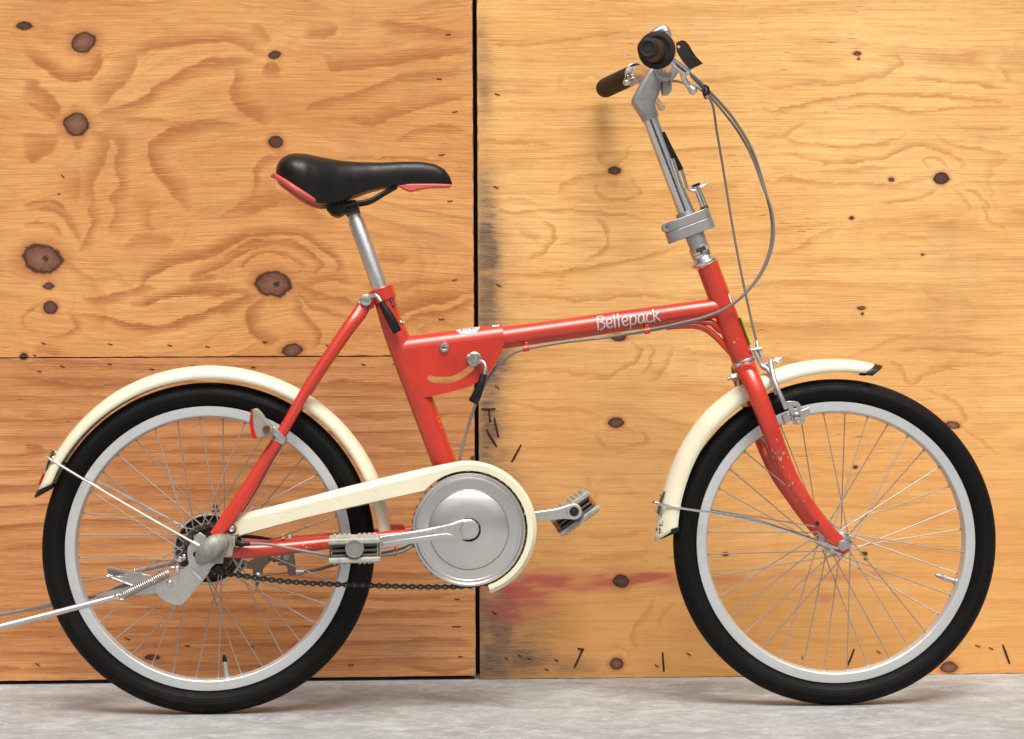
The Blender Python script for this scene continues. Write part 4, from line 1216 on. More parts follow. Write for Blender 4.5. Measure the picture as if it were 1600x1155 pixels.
# front axle
ax0 = F(1316, 852, .052)
b = MB()
b.lathe(ax0, NN, [(0, 0), (0, .0095), (.0015, .0095), (.0015, .0085), (.009, .0085), (.0105, .0072), (.011, .0045), (.0105, 0)], 20)
b.build('axle_nut', 'cast', bike)
b = MB(); b.lathe(ax0 - NN * .115, NN, [(0, 0), (0, .0085), (.009, .0085), (.009, .0045), (.112, .0045), (.112, 0)], 16)
b.build('front_axle', 'steel', bike)
b = MB(); b.disc(F(1277, 818, .060), .0030, .0012)
b.build('fork_eyelet', 'dark_hole', bike)
b = MB(); b.tube(FP([(1193, 700, .052), (1196, 713, .052)]), .0028, 8); b.build('fork_stub', 'red_paint', bike)

# ---------- front brake
b = MB()
b.tube(cat(FP([(1178, 545, .010), (1184, 558, .012), (1190, 571, .014), (1200, 578, .020), (1207, 592, .028), (1212, 604, .034)]), 5), [.0032, .0038, .0040, .0026, .0024], 10, flat=.003)
b.tube(cat(FP([(1204, 564, .018), (1206.5, 580, .030), (1212, 600, .040), (1220, 619, .044), (1229, 639, .044)]), 6), [.0042, .0040, .0038, .0038, .0045], 10, flat=.0035)
cal = b.build('brake_caliper', 'zinc', bike)
b = MB()
b.plate(zz(1080, 480, 5.25, [(770,778),(800,772),(850,770),(880,778),(902,810),(908,850),(935,900),(938,935),(915,960),(875,968),(840,960),(826,925),(822,880),(800,840),(775,822)]), .0395, .0425,
        [zz(1080, 480, 5.25, [(835,835),(845,815),(862,812),(868,835)]), zz(1080, 480, 5.25, [(866,925),(875,910),(895,915),(898,935),(882,946),(866,940)])])
b.build('caliper_arm_plate', 'zinc', cal, bevel=.0005)
b = MB(); b.lathe(F(1245, 651, .0425), NN, [(0, 0), (0, .0065), (.003, .0062), (.005, .0045), (.0056, 0)], 20)
b.build('pad_bolt', 'chrome', cal)
b = MB(); b.plate([(1222, 650), (1230, 647), (1252, 641), (1264, 636), (1267, 648), (1254, 652), (1235, 658), (1227, 664)], .026, .0385)
b.build('brake_pad', 'zinc', cal, bevel=.0012)
b = MB()
b.tube(FP([(1190, 574, .004), (1202, 568, .006)]), .0058, 16); b.tube(FP([(1202, 568, .006), (1213, 564, .006)]), .0040, 16)
b.tube(FP([(1212, 565, .006), (1216, 563.5, .006)]), .0056, 6); b.tube(FP([(1214, 564, .006), (1219, 562, .006)]), .0046, 16); b.ball(F(1219, 562, .006), .0046)
b.build('caliper_bolt', 'zinc', cal)
b = MB()
b.tube(FP([(1173, 547.5, .012), (1190, 544.5, .012)]), .0028, 10); b.ball(F(1174, 547.5, .012), .0036)
b.tube(FP([(1182, 533, .006), (1184.5, 546, .010)]), [.0026, .0036], 12); b.tube(FP([(1187, 548, .010), (1190.5, 557, .012)]), .0028, 10)
b.build('cable_adjuster', 'zinc', cal)
b = MB(); b.tube(FP([(1203, 612, .022), (1214, 611, .026)]), .0026, 10); b.tube(FP([(1210, 606, .026), (1212, 617, .026)]), .0022, 8)
b.tube(FP([(1192, 590, .01), (1200, 586, .012), (1206, 596, .014)]), .004, 10)
b.build('return_spring', 'zinc', cal)
b = MB(); b.tube(cat(FP([(1182, 545, .008), (1193, 572, .014), (1205, 588, .02), (1210, 596, .024)]), 5), .0012, 6)
b.build('brake_wire', 'chrome', cal)
# bolt behind the crown and fender bracket
b = MB(); b.tube(FP([(1152, 588), (1143, 590.5)]), .0062, 6); b.tube(FP([(1158, 586), (1150, 588)]), .0075, 18); b.tube(FP([(1144, 590), (1137, 592)]), .0030, 10)
b.build('crown_bolt', 'cast', bike, flat=True)
b = MB(); b.tube(cat(FP([(1153, 582), (1153.5, 598), (1155.5, 612)]), 4), .0016, 8, flat=.008)
b.build('mudguard_bracket', 'zinc', bike)
b = MB(); b.plate([(1166, 628), (1172, 626), (1174, 634), (1168, 636)], -.02, .02)
b.build('crown_lug', 'red_paint', bike)
# stickers on the head tube
b = MB(); b.tube(FP([(1155.5, 496.5, .003), (1171.0, 539, .003)]), .0018, 8, flat=.011)
b.build('green_sticker', 'green_tape', head, flat=True)
b = MB(); b.plate([(1138.3, 458), (1140.6, 460), (1145.5, 478), (1141.8, 480), (1139, 470)], .0085, .0128)
b.build('white_sticker', 'white_sticker', head)

# ---------- saddle
tp = [(432,274),(433,262),(436,255),(441,249),(451.6,242.8),(464,240.8),(482.7,242.4),(503.5,247),(534.7,252),(566,254),(597,254.2),(628,252.8),(659,253),(680,257),(694.7,264.7),(703,276),(706.5,287)]
bt = [(432,275),(436,278),(447,284),(458,292),(472,302),(487,311),(498,317),(510,318),(522,316),(534.7,313),(548,307),(562,302),(576,297.5),(597,292.5),(620,289),(650,288),(680,288),(700,289),(706.5,288)]
wd = [(432,.035),(436,.052),(445,.064),(460,.072),(478,.074),(500,.066),(525,.050),(550,.038),(580,.028),(620,.022),(660,.020),(690,.017),(702,.012),(706.5,.005)]
def ip(tab, x): return float(np.interp(x, [t[0] for t in tab], [t[1] for t in tab]))
xs = [432, 432.6, 433.6, 435, 438, 442, 447] + list(np.linspace(452, 690, 46)) + [694, 698, 701, 703.5, 705.3, 706.5]
b = MB(); sec = 29; vs = []; fs = []
for x in xs:
    w_ = ip(wd, x); yt = ip(tp, x); yb = ip(bt, x)
    pt = F(x, yt, 0); pb = F(x, yb, w_)
    h_ = max(pt.z - pb.z, .0005)
    for j in range(sec):
        t = -1 + 2 * j / (sec - 1)
        a = t * PI / 2
        # superellipse: flat top, full shoulder, straight skirt
        sx = math.copysign(abs(math.sin(a)) ** .70, a); cz = abs(math.cos(a)) ** .62 if abs(t) < 1 else 0
        sw = 1.0 - .10 * (1 - cz) ** 2
        p = F(x, yt, 0)
        vs.append(Vector((p.x, p.y, 0)) + NN * (w_ * sx * sw) + UP * (pb.z + h_ * cz))
for i in range(len(xs) - 1):
    for j in range(sec - 1):
        a = i * sec + j
        fs.append((a, a + 1, a + sec + 1, a + sec))
    fs.append((i * sec, (i + 1) * sec, (i + 1) * sec + sec - 1, i * sec + sec - 1))
fs.append(tuple(range(sec))); fs.append(tuple((len(xs) - 1) * sec + j for j in reversed(range(sec))))
b.add(vs, fs)
sad = b.build('saddle', 'vinyl', bike, ang=75)
# red trims: rear rail and nose underside, on both flanks
for s_ in (1, -1):
    pts = [(430, 272.5, .034), (434, 277.5, .050), (447, 286, .062), (460, 295, .067), (474, 304, .066), (488, 312, .060), (500, 318, .052)]
    P = FP(pts)
    if s_ < 0: P = [p - NN * (2 * p.dot(NN)) for p in P]
    b = MB(); b.tube(cat(P, 5), [.0022, .0038, .0044, .0048, .0048, .0040, .0016], 12, flat=[.003, .005, .006, .006, .006, .005, .002])
    b.build('bumper_trim', 'red_trim', sad)
P = FP([(430, 272.5, .034)]); Q = [p - NN * (2 * p.dot(NN)) for p in P]
b = MB(); b.tube([P[0], P[0].lerp(Q[0], .5) - DX * .006, Q[0]], .0028, 10, ref=UP); b.build('bumper_trim', 'red_trim', sad)
b = MB()
b.plate([(620, 288.5), (640, 287), (680, 287), (706, 288), (705, 291.5), (700, 292.7), (670, 293.4), (655, 296.5), (641, 299.6), (630, 295)], .0, .0195)
b.plate([(620, 288.5), (640, 287), (680, 287), (706, 288), (705, 291.5), (700, 292.7), (670, 293.4), (655, 296.5), (641, 299.6), (630, 295)], -.0185, -.0005)
b.build('nose_trim', 'red_trim', sad, bevel=.002)
for s_ in (1, -1):
    pts = [(478, 305, .030), (500, 317, .024), (530, 321, .022), (558, 317, .022), (578, 313, .021), (598, 302, .016), (620, 290, .012)]
    P = FP(pts)
    if s_ < 0: P = [p - NN * (2 * p.dot(NN)) for p in P]
    b = MB(); b.tube(cat(P, 6), .0034, 10)
    b.build('saddle_rail', 'black_plastic', sad)
b = MB()
b.lathe(F(527.5, 326, -.024), NN, [(0, 0), (0, .0150), (.044, .0150), (.048, .0135), (.048, .0075), (.0505, .0075), (.0515, .006), (.0515, 0)], 26)
b.plate([(505, 317), (556, 312), (560, 328), (552, 330), (540, 334), (512, 330)], -.020, .020)
b.build('saddle_clamp', 'black_plastic', sad, bevel=.001)
b = MB(); b.tube(FP([(549, 323), (553, 336)]), [.0115, .0112], 24)
b.build('clamp_socket', 'dull_metal', sad)
# seatpost
b = MB(); b.tube(FP([(550, 327), (554.5, 340), (556.5, 346), (603, 474)]), [.0102, .0102, .0127, .0127], 30)
b.build('seat_post', 'alloy', bike, label='scratched silver seat post')

# ---------- chainguard
KC = (732.5, 827.5)
outer = []; ins = []
def ring_pt(r, a): return (KC[0] + r * math.cos(R(a)), KC[1] - r * math.sin(R(a)))
A0, A1 = -71, 97
for i in range(41):
    a = A0 + (A1 - A0) * i / 40
    ro = np.interp(a, [-71, 0, 60, 97], [105, 106, 106.5, 107.5])
    outer.append(ring_pt(ro, a)); ins.append((-math.cos(R(a)) * 5.5, math.sin(R(a)) * 5.5))
for x, y in [(705, 723.5), (692, 726), (660, 732.5), (600, 746.5), (540, 761.5), (470, 780), (420, 793), (372, 803.5)]:
    outer.append((x, y)); kx = np.interp(x, [372, 640, 720], [9, 11, 6]); ins.append((2.0, kx))
outer += [(362, 808), (354, 818), (356, 834), (370, 839.5)]
ins += [(7, 8), (6, 3), (4, -2), (1, -2)]
for x, y in [(420, 825.5), (470, 812), (540, 795.5), (600, 782), (640, 773), (663, 768)]:
    outer.append((x, y)); ins.append((0, -1.5))
for i in range(41):
    a = 139 + (A0 - 139) * i / 40
    outer.append(ring_pt(91.5, a)); ins.append((math.cos(R(a)) * .6, -math.sin(R(a)) * .6))
GS0, GSM, GS1 = .030, .050, .058
n = len(outer)
back = [F(x, y, GSM) - NN * (GSM - GS0) for x, y in outer]
mid = [F(x, y, GSM) for x, y in outer]
fr = [F(x + dx, y + dy, GS1) for (x, y), (dx, dy) in zip(outer, ins)]
tri = tessellate_polygon([[Vector((x + dx, -(y + dy), 0)) for (x, y), (dx, dy) in zip(outer, ins)]])
b = MB()
fs = [tuple(2 * n + i for i in t) for t in tri]
for i in range(n):
    j = (i + 1) % n
    fs.append((i, j, n + j, n + i)); fs.append((n + i, n + j, 2 * n + j, 2 * n + i))
b.add(back + mid + fr, fs)
guard = b.build('chain_guard', 'cream_paint', bike, ang=20, solid=.0012)
b = MB(); b.plate([(349.5, 829), (353, 816.5), (369.5, 814.5), (373.5, 835), (364, 838), (353, 836)], .058, .0605)
b.build('mounting_tab', 'cream_tab', guard, bevel=.0008)
b = MB(); b.lathe(F(362, 827, .0600), NN, [(0, 0), (0, .0075), (.0012, .0075), (.0012, 0)], 20)
b.build('washer', 'bolt_rust', guard)
b = MB(); b.lathe(F(362, 826.5, .0612), NN, [(0, 0), (0, .0052), (.0025, .0050), (.0036, .0036), (.0028, .0016), (.0024, 0)], 18)
b.build('guard_bolt', 'zinc', guard)
b = MB(); b.plate([(376, 836), (392, 836.5), (408, 838.5), (426, 842), (420, 844), (396, 842), (377, 841)], .036, .046)
b.build('guard_backing', 'black_plastic', guard)

# ---------- crank cover, chainring
b = MB()
k7 = (F(*KC, .05) - CAM).dot(VF) / (D * 1000)
def cov(prof, name, mat, n=96):
    b = MB(); b.lathe(F(*KC, .050), NN, [(t, r * k7) for t, r in prof], n, uv=True)
    return b
cv = cov([(.000, 86), (.003, 88.2), (.006, 88.4), (.0072, 87.2), (.0074, 85.2), (.0060, 83.6), (.0052, 82.6), (.0060, 81.6), (.0064, 78.8), (.0054, 78.2), (.0056, 76), (.0062, 63), (.0050, 62.0), (.0075, 61.0), (.0100, 56), (.0128, 40), (.0146, 20), (.0150, 10), (.0150, 0)], '', '')
# polar coordinates for the turning marks
cv.uv = {k: [(a, bb) for a, bb in v] for k, v in cv.uv.items()}
cover = cv.build('crank_cover', 'spun_alloy', bike, ang=22)
b = MB(); b.lathe(F(*KC, .043), NN, [(0, 0), (0, .084), (.0018, .0845), (.0018, 0)], 88)
for i in range(44):
    a = 2 * PI * i / 44
    e_ = DX * math.cos(a) + UP * math.sin(a); t_ = NN.cross(e_)
    b.box(F(*KC, .044) + e_ * .0855, e_ * .0030, t_ * .0022, NN * .0009)
b.build('chainring', 'chain_steel', bike, flat=True)
# cranks
def crank(px, s0, s1, name_, grooves):
    b = MB(); b.plate(px, s0, s1)
    o = b.build('crank_arm', 'alloy', bike, bevel=.0022, seg=3)
    for gpx in grooves:
        c = MB(); c.plate(gpx, s1 - .0006, s1 + .0012)
        c.build('crank_ridge', 'alloy', o, bevel=.0005)
    return o
nearc = [(733,811.5),(741,813.5),(747,819),(749,827),(747,835),(741,841),(733,843.5),(722,843.2),(700,843.5),(660,848),(600,855.5),(585,858),(552,866),(545,858),(552,849),(585,839.5),(600,837),(660,827.5),(700,820),(718,813.5)]
ck = crank(nearc, .0735, .087, '', [[(704,819.5),(660,829.5),(598,838.5),(598,842.5),(660,834),(698,828),(701,823.5)], [(698,833.5),(660,838.5),(598,848),(598,853.5),(660,845.5),(704,840.5),(709,837)]])
b = MB(); b.lathe(F(733.5, 827.5, .0855), NN, [(0, 0), (0, .0145), (.003, .0145), (.0042, .0135), (.0046, .0115), (.0042, 0)], 32)
cap = b.build('dust_cap', 'alloy', ck)
for x, y in ((728.5, 824), (735, 832)):
    b = MB(); b.disc(F(x, y, .0893), .0011, .0006); b.build('cap_hole', 'dark_hole', cap if False else ck)
b = MB()
b.lathe(F(*KC, .062), NN, [(0, 0), (0, .0182), (.0095, .0182), (.0095, 0)], 28)
b.build('bottom_bracket_axle', 'black_plastic', bike)
farc = [(733,840),(722,828),(733,815),(760,812),(838,799),(870,794.5),(884,790),(893,787),(902,787.5),(908.5,793),(910,800),(907.5,807),(901,811.5),(893,812),(884,811),(870,812),(838,815.5),(760,832)]
fc = crank(farc, -.080, -.068, '', [])
b = MB(); b.lathe(F(897, 799.5, -.0675), NN, [(-.001, .0128), (.0008, .0126), (.0012, .0118), (.0012, .0080), (-.001, .0078)], 30, closed=True)
b.build('crank_eye', 'alloy', fc)
b = MB(); b.disc(F(897, 799.5, -.0680), .0076, .0012); b.build('pedal_thread', 'dark_hole', fc)

# ---------- pedals
def pedal(C, e1, s0, s1, near):
    """C centre (px), e1 unit vector along the pedal's length"""
    c0 = F(*C, (s0 + s1) / 2)
    e1 = e1.normalized(); e2 = NN.cross(e1)
    if e2.z < 0: e2 = -e2
    hl = (s1 - s0) / 2
    root = MB(); root.lathe(F(*C, s0) , NN, [(0, 0), (0, .0095), (2 * hl, .0105), (2 * hl, 0)], 22)
    rt = root.build('pedal', 'pedal_core', bike)
    for sg in (1, -1):
        b = MB()
        cc = c0 + e2 * (sg * .0145)
        b.box(cc, e1 * .0370, e2 * .0030, NN * (hl * 1.0))
        for q_ in (-1, 1):
            b.box(cc + NN * (q_ * (hl - .003)) + e2 * (sg * -.0005), e1 * .0385, e2 * .0044, NN * .003)
        o_ = b.build('pedal_tread', 'pedal_resin', rt, bevel=.0026, seg=3)
        b = MB()
        for i in range(9):
            if i in (4,): continue
            for q_ in (-1, -.4, .2, .85):
                b.box(cc + e1 * (-.030 + .0075 * i) + e2 * (sg * .0045) + NN * (q_ * (hl - .006)), e1 * .0022, e2 * .0016, NN * .0025)
        b.build('tread_studs', 'pedal_resin', rt, bevel=.0005)
    b = MB()
    for q_ in (-1, 1):
        for yy in (-.0075, 0, .0075):
            b.box(c0 + e1 * (q_ * .0205) + e2 * yy, e1 * .0135, e2 * .0020, NN * (hl - .008))
        b.box(c0 + e1 * (q_ * .0365), e1 * .0012, e2 * .0125, NN * .004)
    b.build('pedal_ribs', 'pedal_core', rt, bevel=.0006)
    for q_ in (() if near else (-1, 1)):
        b = MB(); b.box(c0 + e1 * (q_ * .0335), e1 * .0025, e2 * .0105, NN * (hl - .014))
        b.build('pedal_reflector', 'reflector_orange', rt)
    if near:
        b = MB(); b.lathe(F(*C, s1 - .004), NN, [(0, 0), (0, .0140), (.0055, .0140), (.0068, .0130), (.0068, .0112), (.0058, .0106), (.0058, 0)], 36)
        b.build('pedal_end_cap', 'pedal_end', rt)
    else:
        pass
    return rt

pedal((554, 857.5), DX * 1 + UP * .02, .088, .168, True)
pedal((895.5, 800.5), DX * math.cos(R(36)) + UP * math.sin(R(36)), -.165, -.085, False)

# ---------- chain
pitch = .0127
sc, rc_ = F(327, 857.5, .046), .0360
sc.z = CR.z
cc_, rcg = F(*KC, .046), .0868
def to2(p): return ((p - sc).dot(DX), (p - sc).z)
gx, gz = to2(cc_)
dd = math.hypot(gx, gz); phi = math.atan2(gz, gx); al = math.acos((rc_ - rcg) / dd)
path = []
t1 = phi + al; t2 = phi - al
P1 = (rc_ * math.cos(t1), rc_ * math.sin(t1)); P2 = (gx + rcg * math.cos(t1), gz + rcg * math.sin(t1))
P3 = (gx + rcg * math.cos(t2), gz + rcg * math.sin(t2)); P4 = (rc_ * math.cos(t2), rc_ * math.sin(t2))
N_ = 40
for i in range(N_): path.append((P1[0] + (P2[0] - P1[0]) * i / N_, P1[1] + (P2[1] - P1[1]) * i / N_))
for i in range(60):
    a = t1 + (t2 - t1) * i / 60
    path.append((gx + rcg * math.cos(a), gz + rcg * math.sin(a)))
lowpx = [(716, 917), (690, 917.3), (660, 917.3), (620, 916.2), (580, 915), (520, 913), (470, 910.5), (430, 907), (400, 903), (370, 898.5), (350, 896)]
for p in cat(FP(lowpx, .046), 5): path.append(to2(p))
a_s = math.atan2(path[-1][1], path[-1][0])
if a_s > 0: a_s -= 2 * PI
a_e = t1 - 2 * PI
for i in range(1, 30):
    a = a_s + (a_e - a_s) * i / 30
    path.append((rc_ * math.cos(a), rc_ * math.sin(a)))
path.append(path[0])
P = np.array(path); sl = np.concatenate([[0], np.cumsum(np.hypot(*(P[1:] - P[:-1]).T))])
tot = sl[-1]; nl = int(round(tot / pitch / 2)) * 2
ss = np.arange(nl) * tot / nl
X = np.interp(ss, sl, P[:, 0]); Zc = np.interp(ss, sl, P[:, 1])
def link_mesh(half):
    b = MB()
    prof = []
    for sgn in (-1, 1):
        cx = sgn * pitch / 2
        for i in range(7):
            a = (PI / 2 + PI * i / 6) if sgn < 0 else (-PI / 2 + PI * i / 6)
            prof.append((cx + .0043 * math.cos(a), .0043 * math.sin(a)))
        prof.append((0, -.0019 if sgn < 0 else .0019))
    for q_ in (-1, 1):
        lo = q_ * half
        b.prism([Vector((x, lo, z)) for x, z in prof], Vector((0, q_ * .0009, 0)))
    for sgn in (-1, 1):
        b.lathe((sgn * pitch / 2, -half - .0013, 0), (0, 1, 0), [(0, 0), (0, .0018), (2 * half + .0026, .0018), (2 * half + .0026, 0)], 10)
        b.lathe((sgn * pitch / 2, -half, 0), (0, 1, 0), [(0, 0), (0, .0036), (2 * half, .0036), (2 * half, 0)], 10)
    return b
b = MB()
ch0 = MB(); ch0.lathe(F(331, 857, .046), NN, [(-.0012, 0), (-.0012, .0335), (.0012, .0335), (.0012, 0)], 40)
for i in range(18):
    a = 2 * PI * i / 18
    e_ = DX * math.cos(a) + UP * math.sin(a); t_ = NN.cross(e_)
    ch0.box(sc + e_ * .0350, e_ * .0030, t_ * .0022, NN * .0010)
ch0.build('sprocket', 'chain_steel', bike, flat=True)
lm = [link_mesh(.0032).build('chain_link', 'chain_steel', None, ang=30), link_mesh(.0045).build('chain_link', 'chain_steel', None, ang=30)]
for o in lm:
    o.data.materials.append(M['dull_metal'])
    for f in o.data.polygons:
        d_ = min(math.hypot(f.center.x - sg * pitch / 2, f.center.z) for sg in (-1, 1))
        if d_ < .0022 and max(abs(o.data.vertices[i].co.y) for i in f.vertices) > (.0040 if o is lm[0] else .0053): f.material_index = 1
chain_root = bpy.data.objects.new('chain', bpy.data.meshes.new('chain'))
# the part itself is the joining link's clip
bb = MB(); p_ = sc + DX * X[3] + UP * Zc[3] + NN * .006
bb.box(p_, DX * .005, UP * .0015, NN * .0004)
chain = bb.build('chain', 'chain_steel', bike)
bpy.data.objects.remove(chain_root)
for i in range(nl):
    j = (i + 1) % nl
    p0 = sc + DX * X[i] + UP * Zc[i]; p1 = sc + DX * X[j] + UP * Zc[j]
    o = lm[i % 2] if i < 2 else lm[i % 2].copy()
    if i >= 2: COL.objects.link(o)
    o.parent = chain
    x = (p1 - p0).normalized(); y = -NN; z = x.cross(y)
    mm = Matrix.Identity(4)
    c = (p0 + p1) / 2
    for q_ in range(3):
        mm[q_][0] = x[q_]; mm[q_][1] = y[q_]; mm[q_][2] = z[q_]; mm[q_][3] = c[q_]
    o.matrix_local = mm

# ---------- rear hub, band brake, gear box cover
b = MB(); CD = F(327, 857.5, -.045)
b.lathe(CD - NN * .016, NN, [(0, 0), (0, .051), (.004, .0545), (.012, .0555), (.0135, .0535), (.0125, .0500), (.006, .0485), (.006, .0440), (.0100, .0425), (.0105, .034), (.0125, .028), (.0125, .020), (.016, .018), (.016, 0)], 56)
b.build('brake_drum', 'drum_brown', bike, ang=30)
b = MB(); b.lathe(CD + NN * .0015, NN, [(-.008, .0545), (-.002, .0562), (.001, .0552), (.0015, .0530), (-.001, .0515)], 56, closed=True)
b.build('drum_rim', 'zinc', bike)
b = MB()
b.lathe(F(327, 857.5, -.040), NN, [(0, 0), (0, .0415), (.0015, .0415), (.0015, .0385), (.0003, .0375), (.0003, 0)], 44)
b.build('drum_plate', 'dull_metal', bike)
b = MB(); b.tube(FP([(337, 800, -.035), (336.5, 792, -.035)]), .003, 10); b.tube(FP([(331, 797, -.035), (343, 797, -.035)]), .0032, 10); b.ball(F(336.5, 791, -.035), .0042)
b.build('drum_bolt', 'dull_metal', bike)
# big bracket of the stand
BK = zz(230, 780, 6.417, [(410,470),(440,440),(520,345),(545,340),(605,405),(640,500),(700,560),(690,640),(640,690),(600,770),(550,830),(490,900),(440,960),(390,1020),(345,1062),(280,1062),(200,1035),(130,990),(85,930),(72,880),(90,850),(200,800),(300,745),(360,700),(418,650),(405,580),(400,520)])
b = MB(); b.plate(BK, .0665, .0690, [zz(230, 780, 6.417, [(458,545),(480,525),(505,530),(512,560),(495,585),(468,580)])])
stand = b.build('stand_bracket', 'zinc', bike, bevel=.0006)
b = MB(); b.plate(zz(230, 780, 6.417, [(425,655),(450,690),(510,745),(560,800),(548,822),(505,800),(460,745),(430,690)]), .0680, .0706)
b.build('bracket_crease', 'chrome', stand, bevel=.0008)
b = MB(); b.plate(zz(230, 780, 6.417, [(418,650),(330,735),(300,870),(345,1060),(280,1062),(200,1035),(130,990),(85,930),(72,880),(90,850),(200,800),(300,745)]), .0686, .0702)
b.build('bracket_lip', 'zinc', stand, bevel=.0005)
b = MB(); b.ball(F(265, 911.5, .071), .0046, .003, .0046); b.build('bracket_rivet', 'chrome', stand)
# worn gear-box cover: lumpy casting
b = MB()
b.tube(cat(FP([(313, 879, .078), (317, 871, .086), (325, 861, .091), (336, 852, .091), (346, 848, .086), (352, 846, .080)]), 5), [.0075, .0125, .0160, .0165, .0130, .0080], 20, flat=[.006, .011, .014, .014, .012, .008])
b.plate([(333, 838), (345, 834.5), (357, 837), (366.5, 841), (365, 857), (362.5, 869), (349, 871), (348, 880.5), (336, 881), (326, 879), (326, 850)], .070, .083)
b.plate([(363, 839), (367.5, 840), (366.5, 852), (363.5, 858)], .070, .087)
bx = b.build('gear_box_cover', 'worn_cast', bike, bevel=.0022, ang=60)
b = MB(); b.lathe(F(340, 839.5, .093), (NN + UP * .9).normalized(), [(0, 0), (0, .0045), (.0012, .0045), (.0012, .0022), (.0004, .002), (.0004, 0)], 16)
b.build('cover_bolt', 'zinc', bx)
# axle and nuts
b = MB(); b.lathe(F(327, 857.5, -.078), NN, [(0, 0), (0, .0090), (.008, .0090), (.008, .005), (.150, .005), (.150, 0)], 18)
b.build('rear_axle', 'dull_metal', bike)
b = MB(); b.plate([(302, 838), (312, 832), (322, 838), (320, 856), (306, 858)], .060, .066)
b.build('axle_plate', 'cast', bike, bevel=.0006)
b = MB(); b.plate([(330, 838), (346, 840), (352, 862), (345, 875), (330, 876), (322, 860)], .060, .0655)
b.build('dropout', 'red_paint', bike)
b = MB(); b.plate([(330, 838), (346, 840), (352, 862), (345, 875), (330, 876), (322, 860)], -.0655, -.060)
b.build('dropout', 'red_paint', bike)
# dark chain case bits under the cover
for (x0, y0, x1, y1, r) in ((338, 884, 350, 893, .0045), (352, 893, 362, 900, .003)):
    b = MB(); b.tube(FP([(x0, y0, .055), (x1, y1, .052)]), r, 10); b.build('tensioner_link', 'chain_steel', bike)
# springs
def spring(p0, p1, r, wr, turns, name):
    a, c = F(*p0), F(*p1)
    ax = (c - a).normalized(); e1 = (NN - ax * NN.dot(ax)).normalized(); e2 = ax.cross(e1)
    L = (c - a).length; nn = turns * 12
    pts = [a + ax * (L * i / nn) + e1 * (r * math.cos(2 * PI * i / 12)) + e2 * (r * math.sin(2 * PI * i / 12)) for i in range(nn + 1)]
    b = MB(); b.tube(pts, wr, 6)
    hk = lambda o, d: [o + e2 * r, o + d * .004 + e2 * r * .8, o + d * .009 + e2 * r * .3, o + d * .0105 - e2 * r * .4, o + d * .006 - e2 * r * .9, o + d * .002 - e2 * r * .2]
    b.tube(cat(hk(a, -ax), 4), wr, 6); b.tube(cat(hk(c, ax), 4), wr, 6)
    return b.build(name, 'spring_steel', bike)
spring((192, 930.5, .072), (264, 894.5, .072), .0060, .00105, 24, 'stand_spring')
spring((206, 893, -.060), (275, 878, -.060), .0044, .0009, 26, 'stand_spring')
for x, y, s_ in ((277, 889, .070), (183, 932.5, .076), (288, 870, .06), (281, 874, .05)):
    b = MB(); b.lathe(F(x, y, s_), NN, [(-.008, 0), (-.008, .0022), (0, .0022), (.0, .0046), (.004, .0042), (.0055, .0025), (.0055, 0)], 16)
    b.build('spring_stud', 'chrome', bike)
# stand legs and yoke
b = MB()
b.tube(cat(FP([(-48, 991, .098), (36, 970.5, .088), (110, 951.5, .078), (150, 941, .073), (172, 935.5, .072), (187, 931, .072)]), 5), [.0050, .0050, .0048, .0046, .0042, .0044], 14, flat=[.0050, .0050, .0048, .0044, .003, .0025])
b.build('stand_leg', 'zinc', bike)
b = MB()
b.tube(cat(FP([(-30, 966, -.10), (40, 953, -.09), (90, 944, -.075), (150, 931, -.066), (175, 924, -.064), (205, 914, -.062)]), 5), [.0026, .0028, .0032, .0034, .0048, .0056], 14, flat=.0026)
b.build('stand_leg', 'dull_zinc', bike)
zy = lambda pts: zz(30, 840, 5.714, pts)
b = MB()
b.plate(zy([(795,262),(870,275),(1000,300),(1090,322),(1190,345),(1180,375),(1050,440),(1000,430),(860,375),(780,352),(770,335),(790,325),(850,345),(930,350),(940,320),(880,300),(800,285)]), -.050, -.046)
yk = b.build('stand_yoke', 'zinc', bike, bevel=.0006)
b = MB(); b.plate(zy([(790,270),(1090,322),(1180,350),(1040,405),(980,412),(780,345)]), -.060, -.056, [zy([(905,322),(925,326),(925,352),(905,348)])])
b.build('yoke_web', 'cast', yk)
b = MB(); b.tube(FP(zy([(795, 262), (1000, 300), (1095, 325)]), -.050), .0018, 8, flat=.006); b.tube(FP(zy([(770, 340), (860, 372), (1010, 428)]), -.050), .0022, 8, flat=.006)
b.build('yoke_flange', 'chrome', yk)
b = MB(); b.plate(zy([(990,430),(1180,380),(1230,410),(1240,500),(1150,520),(1010,515),(700,530),(680,515),(860,465)]), -.046, .040)
b = MB(); b.plate(zy([(990,430),(1180,380),(1250,400),(1240,500),(1150,515),(1010,515),(700,530),(680,515),(860,465)]), -.062, -.058)
b.build('yoke_plate', 'zinc', yk, bevel=.0008)
b = MB(); b.tube([F(243, 920, -.060), F(243, 920, .068)], .0045, 12); b.build('stand_axle', 'zinc', yk)

